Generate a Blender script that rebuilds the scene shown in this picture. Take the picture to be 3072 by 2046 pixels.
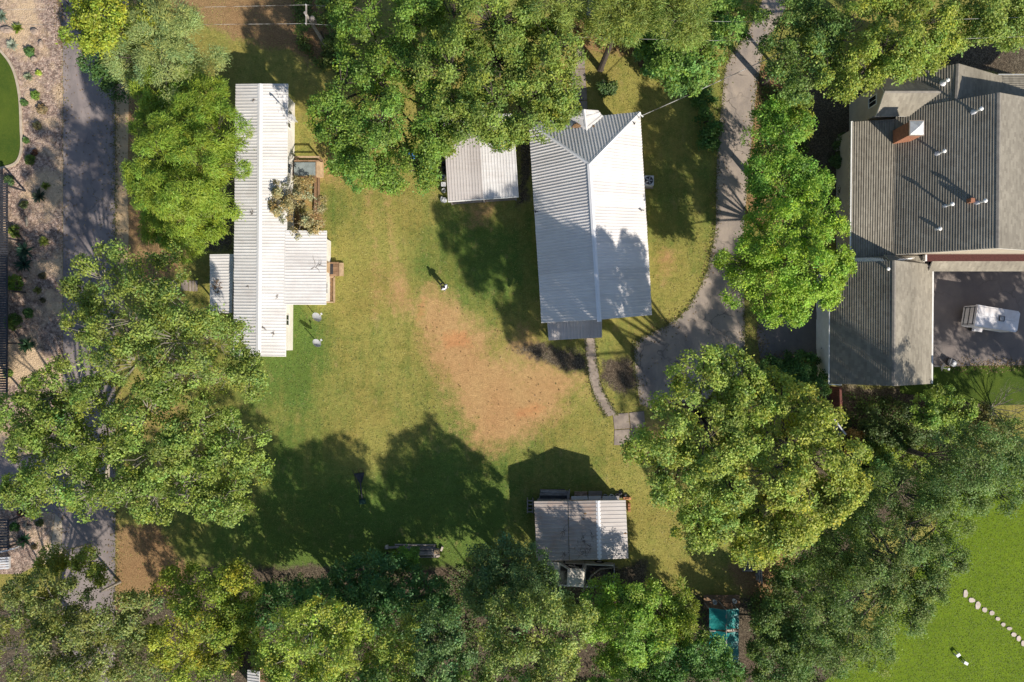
import bpy, math, random
import numpy as np
from mathutils import Vector, Matrix

random.seed(7)
for o in list(bpy.data.objects):
    bpy.data.objects.remove(o)
scene = bpy.context.scene
COL = scene.collection
R = math.radians

# ------------------------------------------------------------------ camera
CAM_H = 60.0            # drone height above the lawn (m)
PPM = 36.0              # photo pixels (3072 wide) per metre on the ground
cam_d = bpy.data.cameras.new('camera')
cam_d.sensor_width = 36.0
cam_d.lens = 36.0 * CAM_H / (3072 / PPM)
cam_d.clip_end = 2000
cam = bpy.data.objects.new('camera', cam_d)
cam.location = (0, 0, CAM_H)
COL.objects.link(cam)
scene.camera = cam

# ------------------------------------------------------------------ sky, sun, exposure
SUN_EL = R(36.0)
SUN_VEC = Vector((0.65, -0.76, 0)).normalized()          # horizontal direction towards the sun
world = bpy.data.worlds.new('World')
scene.world = world
world.use_nodes = True
wn = world.node_tree
wn.nodes.clear()
sky = wn.nodes.new('ShaderNodeTexSky')
sky.sky_type = 'NISHITA'
sky.sun_disc = False
sky.sun_elevation = SUN_EL
sky.sun_rotation = math.atan2(SUN_VEC.x, SUN_VEC.y)
sky.air_density = 1.0
sky.dust_density = 0.6
bg = wn.nodes.new('ShaderNodeBackground')
bg.inputs['Strength'].default_value = 0.10
wo = wn.nodes.new('ShaderNodeOutputWorld')
wn.links.new(sky.outputs[0], bg.inputs[0])
wn.links.new(bg.outputs[0], wo.inputs[0])
sun_d = bpy.data.lights.new('sun', 'SUN')
sun_d.energy = 5.0
sun_d.angle = R(0.7)
sun_d.color = (1.0, 0.92, 0.80)
sun = bpy.data.objects.new('sun', sun_d)
d = Vector((SUN_VEC.x * math.cos(SUN_EL), SUN_VEC.y * math.cos(SUN_EL), math.sin(SUN_EL)))
sun.rotation_euler = d.to_track_quat('Z', 'Y').to_euler()
sun.location = d * 100
COL.objects.link(sun)
vs = scene.view_settings
vs.view_transform = 'Standard'
vs.look = 'None'
vs.exposure = 0.52
vs.gamma = 1.0
vs.use_curve_mapping = False

# ------------------------------------------------------------------ helpers
def P(px, py, z=0.0):
    """photo pixel -> world point on the plane at height z"""
    k = (CAM_H - z) / CAM_H / PPM
    return Vector(((px - 1536) * k, -(py - 1023) * k, z))

ORIG = {}

def tag(o, label=None, cat=None, group=None, kind=None):
    if label: o['label'] = label
    if cat: o['category'] = cat
    if group: o['group'] = group
    if kind: o['kind'] = kind
    return o

def thing(name, label, cat, loc, group=None):
    o = bpy.data.objects.new(name, None)
    o.empty_display_size = 0.2
    COL.objects.link(o)
    o.location = loc
    ORIG[o.name] = Vector(loc)
    return tag(o, label, cat, group)

def link_mesh(name, me, mat, parent=None, loc=None, smooth=False):
    """me has vertices in coordinates relative to its origin"""
    o = bpy.data.objects.new(name, me)
    COL.objects.link(o)
    if mat is not None:
        me.materials.clear(); me.materials.append(mat)
    if parent is not None:
        o.parent = parent
        ORIG[o.name] = ORIG[parent.name]
    else:
        o.location = loc if loc is not None else (0, 0, 0)
        ORIG[o.name] = Vector(o.location)
    if smooth:
        me.polygons.foreach_set('use_smooth', [True] * len(me.polygons))
    return o

class MB:
    """collects faces in world coordinates, builds one mesh object"""
    def __init__(self):
        self.v = []; self.f = []
    def face(self, pts):
        n = len(self.v)
        self.v += [tuple(p) for p in pts]
        self.f.append(tuple(range(n, n + len(pts))))
        return self
    def hexa(self, b, t):
        """box from 4 bottom and 4 top corners"""
        n = len(self.v)
        self.v += [tuple(p) for p in b] + [tuple(p) for p in t]
        self.f += [(n+3, n+2, n+1, n), (n+4, n+5, n+6, n+7)]
        for i in range(4):
            j = (i + 1) % 4
            self.f.append((n+i, n+j, n+4+j, n+4+i))
        return self
    def box(self, c, s, rz=0.0, tilt=None):
        hx, hy, hz = s[0]/2, s[1]/2, s[2]/2
        M = Matrix.Rotation(rz, 3, 'Z')
        if tilt is not None: M = M @ tilt
        c = Vector(c)
        pts = [c + M @ Vector((x, y, z)) for z in (-hz, hz) for x, y in ((-hx,-hy),(hx,-hy),(hx,hy),(-hx,hy))]
        return self.hexa(pts[:4], pts[4:])
    def beam(self, a, b, w, h):
        a = Vector(a); b = Vector(b); dd = (b - a); 
        if dd.length < 1e-6: return self
        dd.normalize()
        up = Vector((0,0,1)) if abs(dd.z) < 0.95 else Vector((1,0,0))
        s = dd.cross(up).normalized(); u = s.cross(dd).normalized()
        q = lambda p: [p - s*w/2 - u*h/2, p + s*w/2 - u*h/2, p + s*w/2 + u*h/2, p - s*w/2 + u*h/2]
        return self.hexa(q(a), q(b))
    def prism(self, poly, z0, z1):
        n = len(self.v); k = len(poly)
        # ensure counter clockwise
        A = sum(poly[i][0]*poly[(i+1)%k][1] - poly[(i+1)%k][0]*poly[i][1] for i in range(k))
        if A < 0: poly = poly[::-1]
        self.v += [(p[0], p[1], z0) for p in poly] + [(p[0], p[1], z1) for p in poly]
        self.f.append(tuple(range(n+k-1, n-1, -1))); self.f.append(tuple(range(n+k, n+2*k)))
        for i in range(k):
            j = (i+1) % k
            self.f.append((n+i, n+j, n+k+j, n+k+i))
        return self
    def slab(self, poly3, th):
        """plate under a 3D polygon"""
        n = len(self.v); k = len(poly3)
        A = sum(poly3[i][0]*poly3[(i+1)%k][1] - poly3[(i+1)%k][0]*poly3[i][1] for i in range(k))
        if A < 0: poly3 = poly3[::-1]
        self.v += [(p[0], p[1], p[2]-th) for p in poly3] + [tuple(p) for p in poly3]
        self.f.append(tuple(range(n+k-1, n-1, -1))); self.f.append(tuple(range(n+k, n+2*k)))
        for i in range(k):
            j = (i+1) % k
            self.f.append((n+i, n+j, n+k+j, n+k+i))
        return self
    def tube(self, pts, rad, n=7, cap=True):
        pts = [Vector(p) for p in pts]
        if not isinstance(rad, (list, tuple)): rad = [rad]*len(pts)
        base = len(self.v)
        prev = None
        for i, p in enumerate(pts):
            if i == 0: dd = pts[1]-pts[0]
            elif i == len(pts)-1: dd = pts[-1]-pts[-2]
            else: dd = pts[i+1]-pts[i-1]
            dd.normalize()
            if prev is None:
                a = Vector((0,0,1)) if abs(dd.z) < 0.9 else Vector((1,0,0))
            else: a = prev
            s = dd.cross(a)
            if s.length < 1e-5: s = dd.cross(Vector((0.3,1,0.2)))
            s.normalize(); u = s.cross(dd).normalized(); prev = u
            for k in range(n):
                t = 2*math.pi*k/n
                self.v.append(tuple(p + (s*math.cos(t) + u*math.sin(t))*rad[i]))
        for i in range(len(pts)-1):
            for k in range(n):
                a = base+i*n+k; b = base+i*n+(k+1)%n
                self.f.append((a, b, b+n, a+n))
        if cap:
            self.f.append(tuple(base+k for k in range(n-1,-1,-1)))
            e = base+(len(pts)-1)*n
            self.f.append(tuple(e+k for k in range(n)))
        return self
    def lathe(self, c, prof, n=16):
        """prof: list of (radius, z) from bottom to top"""
        c = Vector(c); base = len(self.v)
        for r, z in prof:
            for k in range(n):
                t = 2*math.pi*k/n
                self.v.append((c.x+r*math.cos(t), c.y+r*math.sin(t), c.z+z))
        for i in range(len(prof)-1):
            for k in range(n):
                a = base+i*n+k; b = base+i*n+(k+1)%n
                self.f.append((a, b, b+n, a+n))
        self.f.append(tuple(base+k for k in range(n-1,-1,-1)))
        e = base+(len(prof)-1)*n
        self.f.append(tuple(e+k for k in range(n)))
        return self
    def blob(self, c, s, rng, rough=0.18, nu=9, nv=6):
        c = Vector(c); base = len(self.v)
        for i in range(nv+1):
            th = math.pi*i/nv
            for k in range(nu):
                ph = 2*math.pi*k/nu
                q = 1 + rng.uniform(-rough, rough)
                self.v.append((c.x+s[0]*q*math.sin(th)*math.cos(ph), c.y+s[1]*q*math.sin(th)*math.sin(ph), c.z-s[2]*q*math.cos(th)))
        for i in range(nv):
            for k in range(nu):
                a = base+i*nu+k; b = base+i*nu+(k+1)%nu
                self.f.append((a, b, b+nu, a+nu))
        return self
    def build(self, name, mat, parent=None, loc=None, smooth=False, kind=None):
        if parent is not None: off = ORIG[parent.name]
        else: off = Vector(loc) if loc is not None else Vector((0,0,0))
        me = bpy.data.meshes.new(name)
        v = [(p[0]-off.x, p[1]-off.y, p[2]-off.z) for p in self.v]
        me.from_pydata(v, [], self.f)
        me.update()
        o = link_mesh(name, me, mat, parent, off if parent is None else None, smooth)
        if kind: o['kind'] = kind
        return o

# value noise in numpy
_tab = np.random.RandomState(3).rand(256, 256)
def vnoise(x, y, sc=1.0, ox=0.0):
    x = np.asarray(x)*sc + ox + 1000.0; y = np.asarray(y)*sc + ox*1.7 + 1000.0
    xi = np.floor(x).astype(int); yi = np.floor(y).astype(int)
    fx = x-xi; fy = y-yi
    fx = fx*fx*(3-2*fx); fy = fy*fy*(3-2*fy)
    g = lambda a, b: _tab[a & 255, b & 255]
    return (g(xi,yi)*(1-fx)+g(xi+1,yi)*fx)*(1-fy)+(g(xi,yi+1)*(1-fx)+g(xi+1,yi+1)*fx)*fy
def fbm(x, y, sc, ox=0.0):
    return (vnoise(x,y,sc,ox)*0.5+vnoise(x,y,sc*2.1,ox+7)*0.3+vnoise(x,y,sc*4.3,ox+13)*0.2)

# ------------------------------------------------------------------ materials
class NT:
    def __init__(self, name):
        self.m = bpy.data.materials.new(name); self.m.use_nodes = True
        self.t = self.m.node_tree; self.t.nodes.clear()
        self.out = self.n('ShaderNodeOutputMaterial')
    def n(self, typ, **kw):
        nd = self.t.nodes.new(typ)
        for k, v in kw.items(): setattr(nd, k, v)
        return nd
    def l(self, a, b): self.t.links.new(a, b)
    def pos(self, scale=(1,1,1), rot=0.0):
        g = self.n('ShaderNodeNewGeometry')
        mp = self.n('ShaderNodeMapping'); mp.inputs['Scale'].default_value = scale
        mp.inputs['Rotation'].default_value = (0,0,rot)
        self.l(g.outputs['Position'], mp.inputs['Vector'])
        return mp.outputs[0]
    def noise(self, vec, scale, detail=4, rough=0.55, dist=0.0):
        nd = self.n('ShaderNodeTexNoise'); nd.inputs['Scale'].default_value = scale
        nd.inputs['Detail'].default_value = detail; nd.inputs['Roughness'].default_value = rough
        nd.inputs['Distortion'].default_value = dist
        self.l(vec, nd.inputs['Vector']); return nd.outputs['Fac']
    def voro(self, vec, scale, out='Color'):
        nd = self.n('ShaderNodeTexVoronoi'); nd.inputs['Scale'].default_value = scale
        self.l(vec, nd.inputs['Vector']); return nd.outputs[out]
    def ramp(self, fac, stops, interp='LINEAR'):
        nd = self.n('ShaderNodeValToRGB'); cr = nd.color_ramp; cr.interpolation = interp
        while len(cr.elements) < len(stops): cr.elements.new(0.5)
        for e, (p, c) in zip(cr.elements, stops):
            e.position = p; e.color = (c[0], c[1], c[2], 1) if not isinstance(c, (int, float)) else (c, c, c, 1)
        self.l(fac, nd.inputs[0]); return nd.outputs[0]
    def mix(self, fac, a, b, blend='MIX'):
        nd = self.n('ShaderNodeMix', data_type='RGBA', blend_type=blend)
        for s, v in ((nd.inputs[0], fac), (nd.inputs[6], a), (nd.inputs[7], b)):
            if hasattr(v, 'links'): self.l(v, s)
            elif isinstance(v, (int, float)): s.default_value = v if s == nd.inputs[0] else (v, v, v, 1)
            else: s.default_value = (v[0], v[1], v[2], 1)
        return nd.outputs[2]
    def math(self, op, a, b=0.0, c=None, clamp=False):
        nd = self.n('ShaderNodeMath', operation=op); nd.use_clamp = clamp
        for i, v in enumerate((a, b, c)):
            if v is None: continue
            if hasattr(v, 'links'): self.l(v, nd.inputs[i])
            else: nd.inputs[i].default_value = v
        return nd.outputs[0]
    def bump(self, h, strength, dist):
        nd = self.n('ShaderNodeBump'); nd.inputs['Strength'].default_value = strength
        nd.inputs['Distance'].default_value = dist; self.l(h, nd.inputs['Height']); return nd.outputs[0]
    def finish(self, col, rough=0.8, bump=None, spec=0.3, metal=0.0):
        b = self.n('ShaderNodeBsdfPrincipled')
        if hasattr(col, 'links'): self.l(col, b.inputs['Base Color'])
        else: b.inputs['Base Color'].default_value = (col[0], col[1], col[2], 1)
        if hasattr(rough, 'links'): self.l(rough, b.inputs['Roughness'])
        else: b.inputs['Roughness'].default_value = rough
        b.inputs['Specular IOR Level'].default_value = spec
        b.inputs['Metallic'].default_value = metal
        if bump is not None: self.l(bump, b.inputs['Normal'])
        self.l(b.outputs[0], self.out.inputs[0])
        return self.m

def rmat(name, c1, c2=None, scale=3.0, rough=0.8, spec=0.3, bump=0.3, bdist=0.01, bscale=25.0, stretch=(1,1,1), vary=0.0, metal=0.0, lo=0.35, hi=0.65):
    t = NT(name)
    if c2 is None: c2 = tuple(x*0.75 for x in c1)
    v = t.pos(stretch)
    col = t.ramp(t.noise(v, scale, 5, 0.6), [(lo, c1), (hi, c2)])
    if vary > 0:
        oi = t.n('ShaderNodeObjectInfo')
        k = t.math('MULTIPLY_ADD', oi.outputs['Random'], 2*vary, 1-vary)
        cc = t.n('ShaderNodeCombineColor')
        for i in range(3): t.l(k, cc.inputs[i])
        col = t.mix(1.0, col, cc.outputs[0], 'MULTIPLY')
    bp = t.bump(t.noise(v, bscale, 3), bump, bdist) if bump > 0 else None
    return t.finish(col, rough, bp, spec, metal)

M = {}
M['trim_white'] = rmat('trim_white', (0.78,0.77,0.74), (0.66,0.65,0.62), 1.5, 0.5, bump=0)
M['wall_white'] = rmat('wall_white', (0.74,0.71,0.66), (0.62,0.58,0.52), 0.8, 0.7, bump=0.1)
M['wall_beige'] = rmat('wall_beige', (0.46,0.40,0.32), (0.38,0.33,0.27), 1.2, 0.8)
M['wall_brick'] = rmat('wall_brick', (0.36,0.16,0.09), (0.24,0.11,0.07), 6, 0.85)
M['wood_grey'] = rmat('wood_grey', (0.30,0.27,0.25), (0.17,0.15,0.14), 2.5, 0.85, stretch=(1,1,1), vary=0.25)
M['wood_brown'] = rmat('wood_brown', (0.27,0.17,0.10), (0.15,0.09,0.055), 3, 0.85, vary=0.2)
M['wood_tan'] = rmat('wood_tan', (0.50,0.36,0.22), (0.36,0.25,0.15), 3, 0.8, vary=0.15)
M['wood_red'] = rmat('wood_red', (0.16,0.055,0.04), (0.09,0.035,0.03), 3, 0.8, vary=0.15)
M['deck_grey'] = rmat('deck_grey', (0.24,0.28,0.28), (0.17,0.20,0.20), 2, 0.75)
M['dark_metal'] = rmat('dark_metal', (0.05,0.05,0.055), (0.025,0.025,0.03), 4, 0.5, bump=0.1)
M['grey_metal'] = rmat('grey_metal', (0.42,0.43,0.44), (0.30,0.31,0.33), 3, 0.45, bump=0.05)
M['pale_metal'] = rmat('pale_metal', (0.62,0.62,0.63), (0.48,0.48,0.5), 3, 0.45, bump=0.05)
M['black_rubber'] = rmat('black_rubber', (0.025,0.025,0.025), (0.015,0.015,0.015), 5, 0.8)
M['white_plastic'] = rmat('white_plastic', (0.75,0.75,0.73), (0.62,0.62,0.60), 4, 0.45, bump=0)
M['blue_plastic'] = rmat('blue_plastic', (0.05,0.22,0.60), (0.04,0.17,0.5), 4, 0.4, bump=0)
M['green_dark'] = rmat('green_dark', (0.02,0.06,0.04), (0.015,0.04,0.03), 4, 0.6)
M['rust'] = rmat('rust', (0.22,0.055,0.035), (0.10,0.03,0.025), 6, 0.8)
M['brick'] = rmat('brick', (0.48,0.23,0.11), (0.34,0.16,0.08), 5, 0.9, vary=0.3)
M['brick_pale'] = rmat('brick_pale', (0.42,0.30,0.22), (0.30,0.20,0.15), 5, 0.9, vary=0.35)
M['bark'] = rmat('bark', (0.20,0.155,0.12), (0.11,0.085,0.065), 4, 0.95, stretch=(1,1,0.3))
M['bark_dark'] = rmat('bark_dark', (0.085,0.068,0.055), (0.05,0.04,0.033), 4, 0.95)
M['bark_pale'] = rmat('bark_pale', (0.30,0.27,0.22), (0.17,0.15,0.12), 3, 0.9)
M['twig'] = rmat('twig', (0.16,0.125,0.10), (0.09,0.07,0.06), 6, 0.9, bump=0)
M['rock'] = rmat('rock', (0.36,0.28,0.22), (0.22,0.17,0.14), 4, 0.95, bump=0.6, bdist=0.03)
M['stone_pale'] = rmat('stone_pale', (0.52,0.44,0.38), (0.40,0.34,0.29), 4, 0.9, vary=0.1)
M['glass_dark'] = rmat('glass_dark', (0.02,0.022,0.025), (0.015,0.016,0.02), 2, 0.08, spec=0.5, bump=0)
M['concrete'] = rmat('concrete', (0.31,0.255,0.21), (0.20,0.165,0.14), 1.6, 0.9, bump=0.4, vary=0.12)
M['concrete_edge'] = rmat('concrete_edge', (0.44,0.37,0.28), (0.34,0.28,0.21), 2.5, 0.9, bump=0.4)
M['truck_paint'] = rmat('truck_paint', (0.60,0.56,0.50), (0.52,0.48,0.43), 1.2, 0.35, spec=0.5, bump=0)
M['trailer_paint'] = rmat('trailer_paint', (0.70,0.69,0.71), (0.58,0.54,0.52), 1.1, 0.4, spec=0.5, bump=0)
M['skin'] = rmat('skin', (0.45,0.27,0.19), (0.42,0.25,0.17), 4, 0.6, bump=0)
M['shirt_white'] = rmat('shirt_white', (0.75,0.75,0.80), (0.66,0.66,0.72), 6, 0.85, bump=0.2)
M['trousers_dark'] = rmat('trousers_dark', (0.035,0.035,0.045), (0.025,0.025,0.03), 6, 0.85)
M['leaf_litter'] = rmat('leaf_litter', (0.26,0.15,0.07), (0.12,0.08,0.05), 9, 0.95, bump=0.8, bdist=0.04)
M['roof_gravel_red'] = rmat('roof_gravel_red', (0.10,0.035,0.03), (0.06,0.022,0.02), 14, 0.95, bump=0.7, bdist=0.02)
M['cable'] = rmat('cable', (0.40,0.39,0.37), (0.06,0.06,0.06), 1.1, 0.6, bump=0, lo=0.45, hi=0.55)

def metal_roof(name, base, dirt, dirt_amt=0.5, rough=0.42, rust=0.0):
    t = NT(name)
    v = t.pos()
    oi = t.n('ShaderNodeObjectInfo')
    n1 = t.noise(v, 0.55, 5, 0.6)
    n2 = t.noise(t.pos((0.6,6,1)), 1.0, 4, 0.6)
    s = t.math('MULTIPLY_ADD', n2, 0.5, t.math('MULTIPLY', n1, 0.6))
    f = t.math('SUBTRACT', s, 0.40)
    f = t.math('MULTIPLY', f, 2.4*dirt_amt, clamp=True)
    col = t.mix(f, base, dirt)
    sp = t.ramp(t.noise(v, 7.0, 4, 0.7), [(0.62, 0.0), (0.75, 1.0)])
    col = t.mix(t.math('MULTIPLY', sp, 0.35*dirt_amt), col, tuple(x*0.45 for x in dirt))
    if rust > 0:
        rr = t.ramp(t.noise(v, 0.9, 5, 0.65, 0.3), [(0.50, 0.0), (0.68, 1.0)])
        col = t.mix(t.math('MULTIPLY', rr, rust), col, (0.34,0.24,0.19))
    k = t.math('MULTIPLY_ADD', oi.outputs['Random'], 0.16, 0.92)
    cc = t.n('ShaderNodeCombineColor')
    for i in range(3): t.l(k, cc.inputs[i])
    col = t.mix(1.0, col, cc.outputs[0], 'MULTIPLY')
    return t.finish(col, rough, t.bump(t.noise(v, 2.2, 3), 0.12, 0.02), 0.4, 0.0)
M['roof_white'] = metal_roof('roof_white', (0.64,0.63,0.625), (0.43,0.395,0.37), 0.75, rust=0.10)
M['roof_house'] = metal_roof('roof_house', (0.68,0.655,0.64), (0.46,0.41,0.385), 0.5)
M['roof_carport'] = metal_roof('roof_carport', (0.45,0.42,0.405), (0.32,0.28,0.26), 0.7)
M['roof_shed'] = metal_roof('roof_shed', (0.40,0.355,0.325), (0.28,0.222,0.19), 0.95, rust=0.7)
M['roof_cap'] = metal_roof('roof_cap', (0.74,0.73,0.74), (0.55,0.53,0.53), 0.35)

def shingle_mat(name, c1, c2, c3):
    t = NT(name)
    g = t.n('ShaderNodeNewGeometry')
    sx = t.n('ShaderNodeSeparateXYZ'); t.l(g.outputs['Position'], sx.inputs[0])
    fx = t.math('FLOOR', t.math('MULTIPLY', sx.outputs[0], 1/0.17))
    fy = t.math('FLOOR', t.math('MULTIPLY_ADD', sx.outputs[1], 1/0.33, t.math('MULTIPLY', fx, 0.37)))
    cb = t.n('ShaderNodeCombineXYZ'); t.l(fx, cb.inputs[0]); t.l(fy, cb.inputs[1])
    w = t.n('ShaderNodeTexWhiteNoise', noise_dimensions='2D'); t.l(cb.outputs[0], w.inputs['Vector'])
    col = t.ramp(w.outputs['Value'], [(0.0, c1), (0.5, c2), (1.0, c3)])
    big = t.ramp(t.noise(t.pos((1.6,0.4,1)), 0.35, 6, 0.65), [(0.3, 0.72), (0.7, 1.2)])
    col = t.mix(1.0, col, big, 'MULTIPLY')
    return t.finish(col, 0.95, t.bump(t.noise(t.pos(), 40, 2), 0.4, 0.01), 0.2)
M['shingle'] = shingle_mat('shingle', (0.215,0.192,0.155), (0.25,0.226,0.182), (0.285,0.258,0.208))
M['shingle_cap'] = rmat('shingle_cap', (0.24,0.22,0.19), (0.17,0.155,0.14), 3, 0.95)

def speckle(name, cols, scale, bump=0.7, bd=0.03, patch=None, pscale=0.4):
    """gravel: coloured voronoi cells"""
    t = NT(name)
    v = t.pos()
    vd = t.n('ShaderNodeTexVoronoi'); vd.inputs['Scale'].default_value = scale; t.l(v, vd.inputs['Vector'])
    sc = t.n('ShaderNodeSeparateColor'); t.l(vd.outputs['Color'], sc.inputs[0])
    k = len(cols)
    col = t.ramp(sc.outputs[0], [(i/(k-1), c) for i, c in enumerate(cols)])
    vd2 = t.n('ShaderNodeTexVoronoi'); vd2.inputs['Scale'].default_value = scale*0.45; t.l(v, vd2.inputs['Vector'])
    sc2 = t.n('ShaderNodeSeparateColor'); t.l(vd2.outputs['Color'], sc2.inputs[0])
    col = t.mix(1.0, col, t.ramp(sc2.outputs[1], [(0, 0.62), (1, 1.3)]), 'MULTIPLY')
    if patch:
        f = t.ramp(t.noise(v, pscale, 5, 0.6), [(0.46, 0.0), (0.6, 1.0)])
        col = t.mix(t.math('MULTIPLY', f, 0.8), col, t.mix(sc.outputs[1], patch, tuple(x*0.8 for x in patch)))
    h = t.math('SUBTRACT', 1.0, vd.outputs['Distance'])
    return t.finish(col, 0.95, t.bump(h, bump, bd), 0.2)
M['gravel'] = speckle('gravel', [(0.15,0.10,0.08), (0.28,0.20,0.16), (0.40,0.31,0.25), (0.20,0.14,0.115)], 9.0, 0.9, 0.05, (0.58,0.43,0.27), 0.28)
M['mulch'] = speckle('mulch', [(0.10,0.075,0.06), (0.22,0.17,0.14), (0.15,0.11,0.09), (0.30,0.24,0.20)], 11.0, 0.9, 0.05)

def paving(name, c1, c2, crack=0.0, stain=(0.12,0.11,0.11), lane=False):
    t = NT(name)
    v = t.pos()
    col = t.ramp(t.noise(v, 0.5, 6, 0.62), [(0.3, c1), (0.72, c2)])
    fine = t.ramp(t.noise(v, 26, 3, 0.7), [(0.25, 0.88), (0.75, 1.12)])
    col = t.mix(1.0, col, fine, 'MULTIPLY')
    st = t.ramp(t.noise(t.pos((1.6,0.5,1)), 0.35, 6, 0.65, 0.8), [(0.48, 0.0), (0.68, 1.0)])
    col = t.mix(t.math('MULTIPLY', st, 0.5), col, stain)
    if crack > 0:
        vd = t.n('ShaderNodeTexVoronoi', feature='DISTANCE_TO_EDGE'); vd.inputs['Scale'].default_value = 0.42
        wv = t.n('ShaderNodeVectorMath', operation='ADD')
        nz = t.n('ShaderNodeTexNoise'); nz.inputs['Scale'].default_value = 1.3; t.l(v, nz.inputs['Vector'])
        t.l(v, wv.inputs[0]); t.l(nz.outputs['Color'], wv.inputs[1]); t.l(wv.outputs[0], vd.inputs['Vector'])
        cr = t.ramp(vd.outputs['Distance'], [(0.0, 1.0), (0.022, 0.0)])
        gate = t.ramp(t.noise(v, 0.3, 3), [(0.45, 0.0), (0.6, 1.0)])
        col = t.mix(t.math('MULTIPLY', t.math('MULTIPLY', cr, gate), crack), col, (0.06,0.055,0.05))
    return t.finish(col, 0.92, t.bump(t.noise(v, 30, 3), 0.35, 0.01), 0.25)
M['road'] = paving('road', (0.275,0.232,0.215), (0.165,0.142,0.142), 0.5)
M['driveway'] = paving('driveway', (0.37,0.305,0.248), (0.24,0.202,0.175), 0.8)
M['court'] = paving('court', (0.215,0.18,0.16), (0.15,0.13,0.125), 0.4)
M['verge'] = paving('verge', (0.46,0.33,0.19), (0.34,0.25,0.15), 0.0, (0.25,0.2,0.13))

def lawn_mat(name, a, b, c, bs=1.0):
    t = NT(name)
    v = t.pos()
    mow = t.noise(t.pos((0.9,0.08,1), 0.7), 1.0, 3, 0.5)
    col = t.ramp(t.math('ADD', t.math('MULTIPLY', t.noise(v, 0.35, 6, 0.65), 0.6), t.math('MULTIPLY', mow, 0.4)), [(0.36, a), (0.62, b)])
    col = t.mix(t.ramp(t.noise(v, 5.0, 4, 0.7), [(0.45, 0.0), (0.8, 0.7)]), col, c)
    col = t.mix(1.0, col, t.ramp(t.noise(v, 22, 3, 0.75), [(0.3, 0.7), (0.7, 1.3)]), 'MULTIPLY')
    return t.finish(col, 0.95, t.bump(t.noise(v, 14, 4, 0.7), 0.8*bs, 0.05), 0.15)
M['lawn_lush'] = lawn_mat('lawn_lush', (0.130,0.200,0.010), (0.098,0.160,0.009), (0.165,0.190,0.016))
M['lawn_shade_tone'] = lawn_mat('lawn_shade_tone', (0.035,0.068,0.010), (0.075,0.110,0.014), (0.09,0.115,0.018))  # darker copy of the lawn, tree shade mixed into its greens

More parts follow.
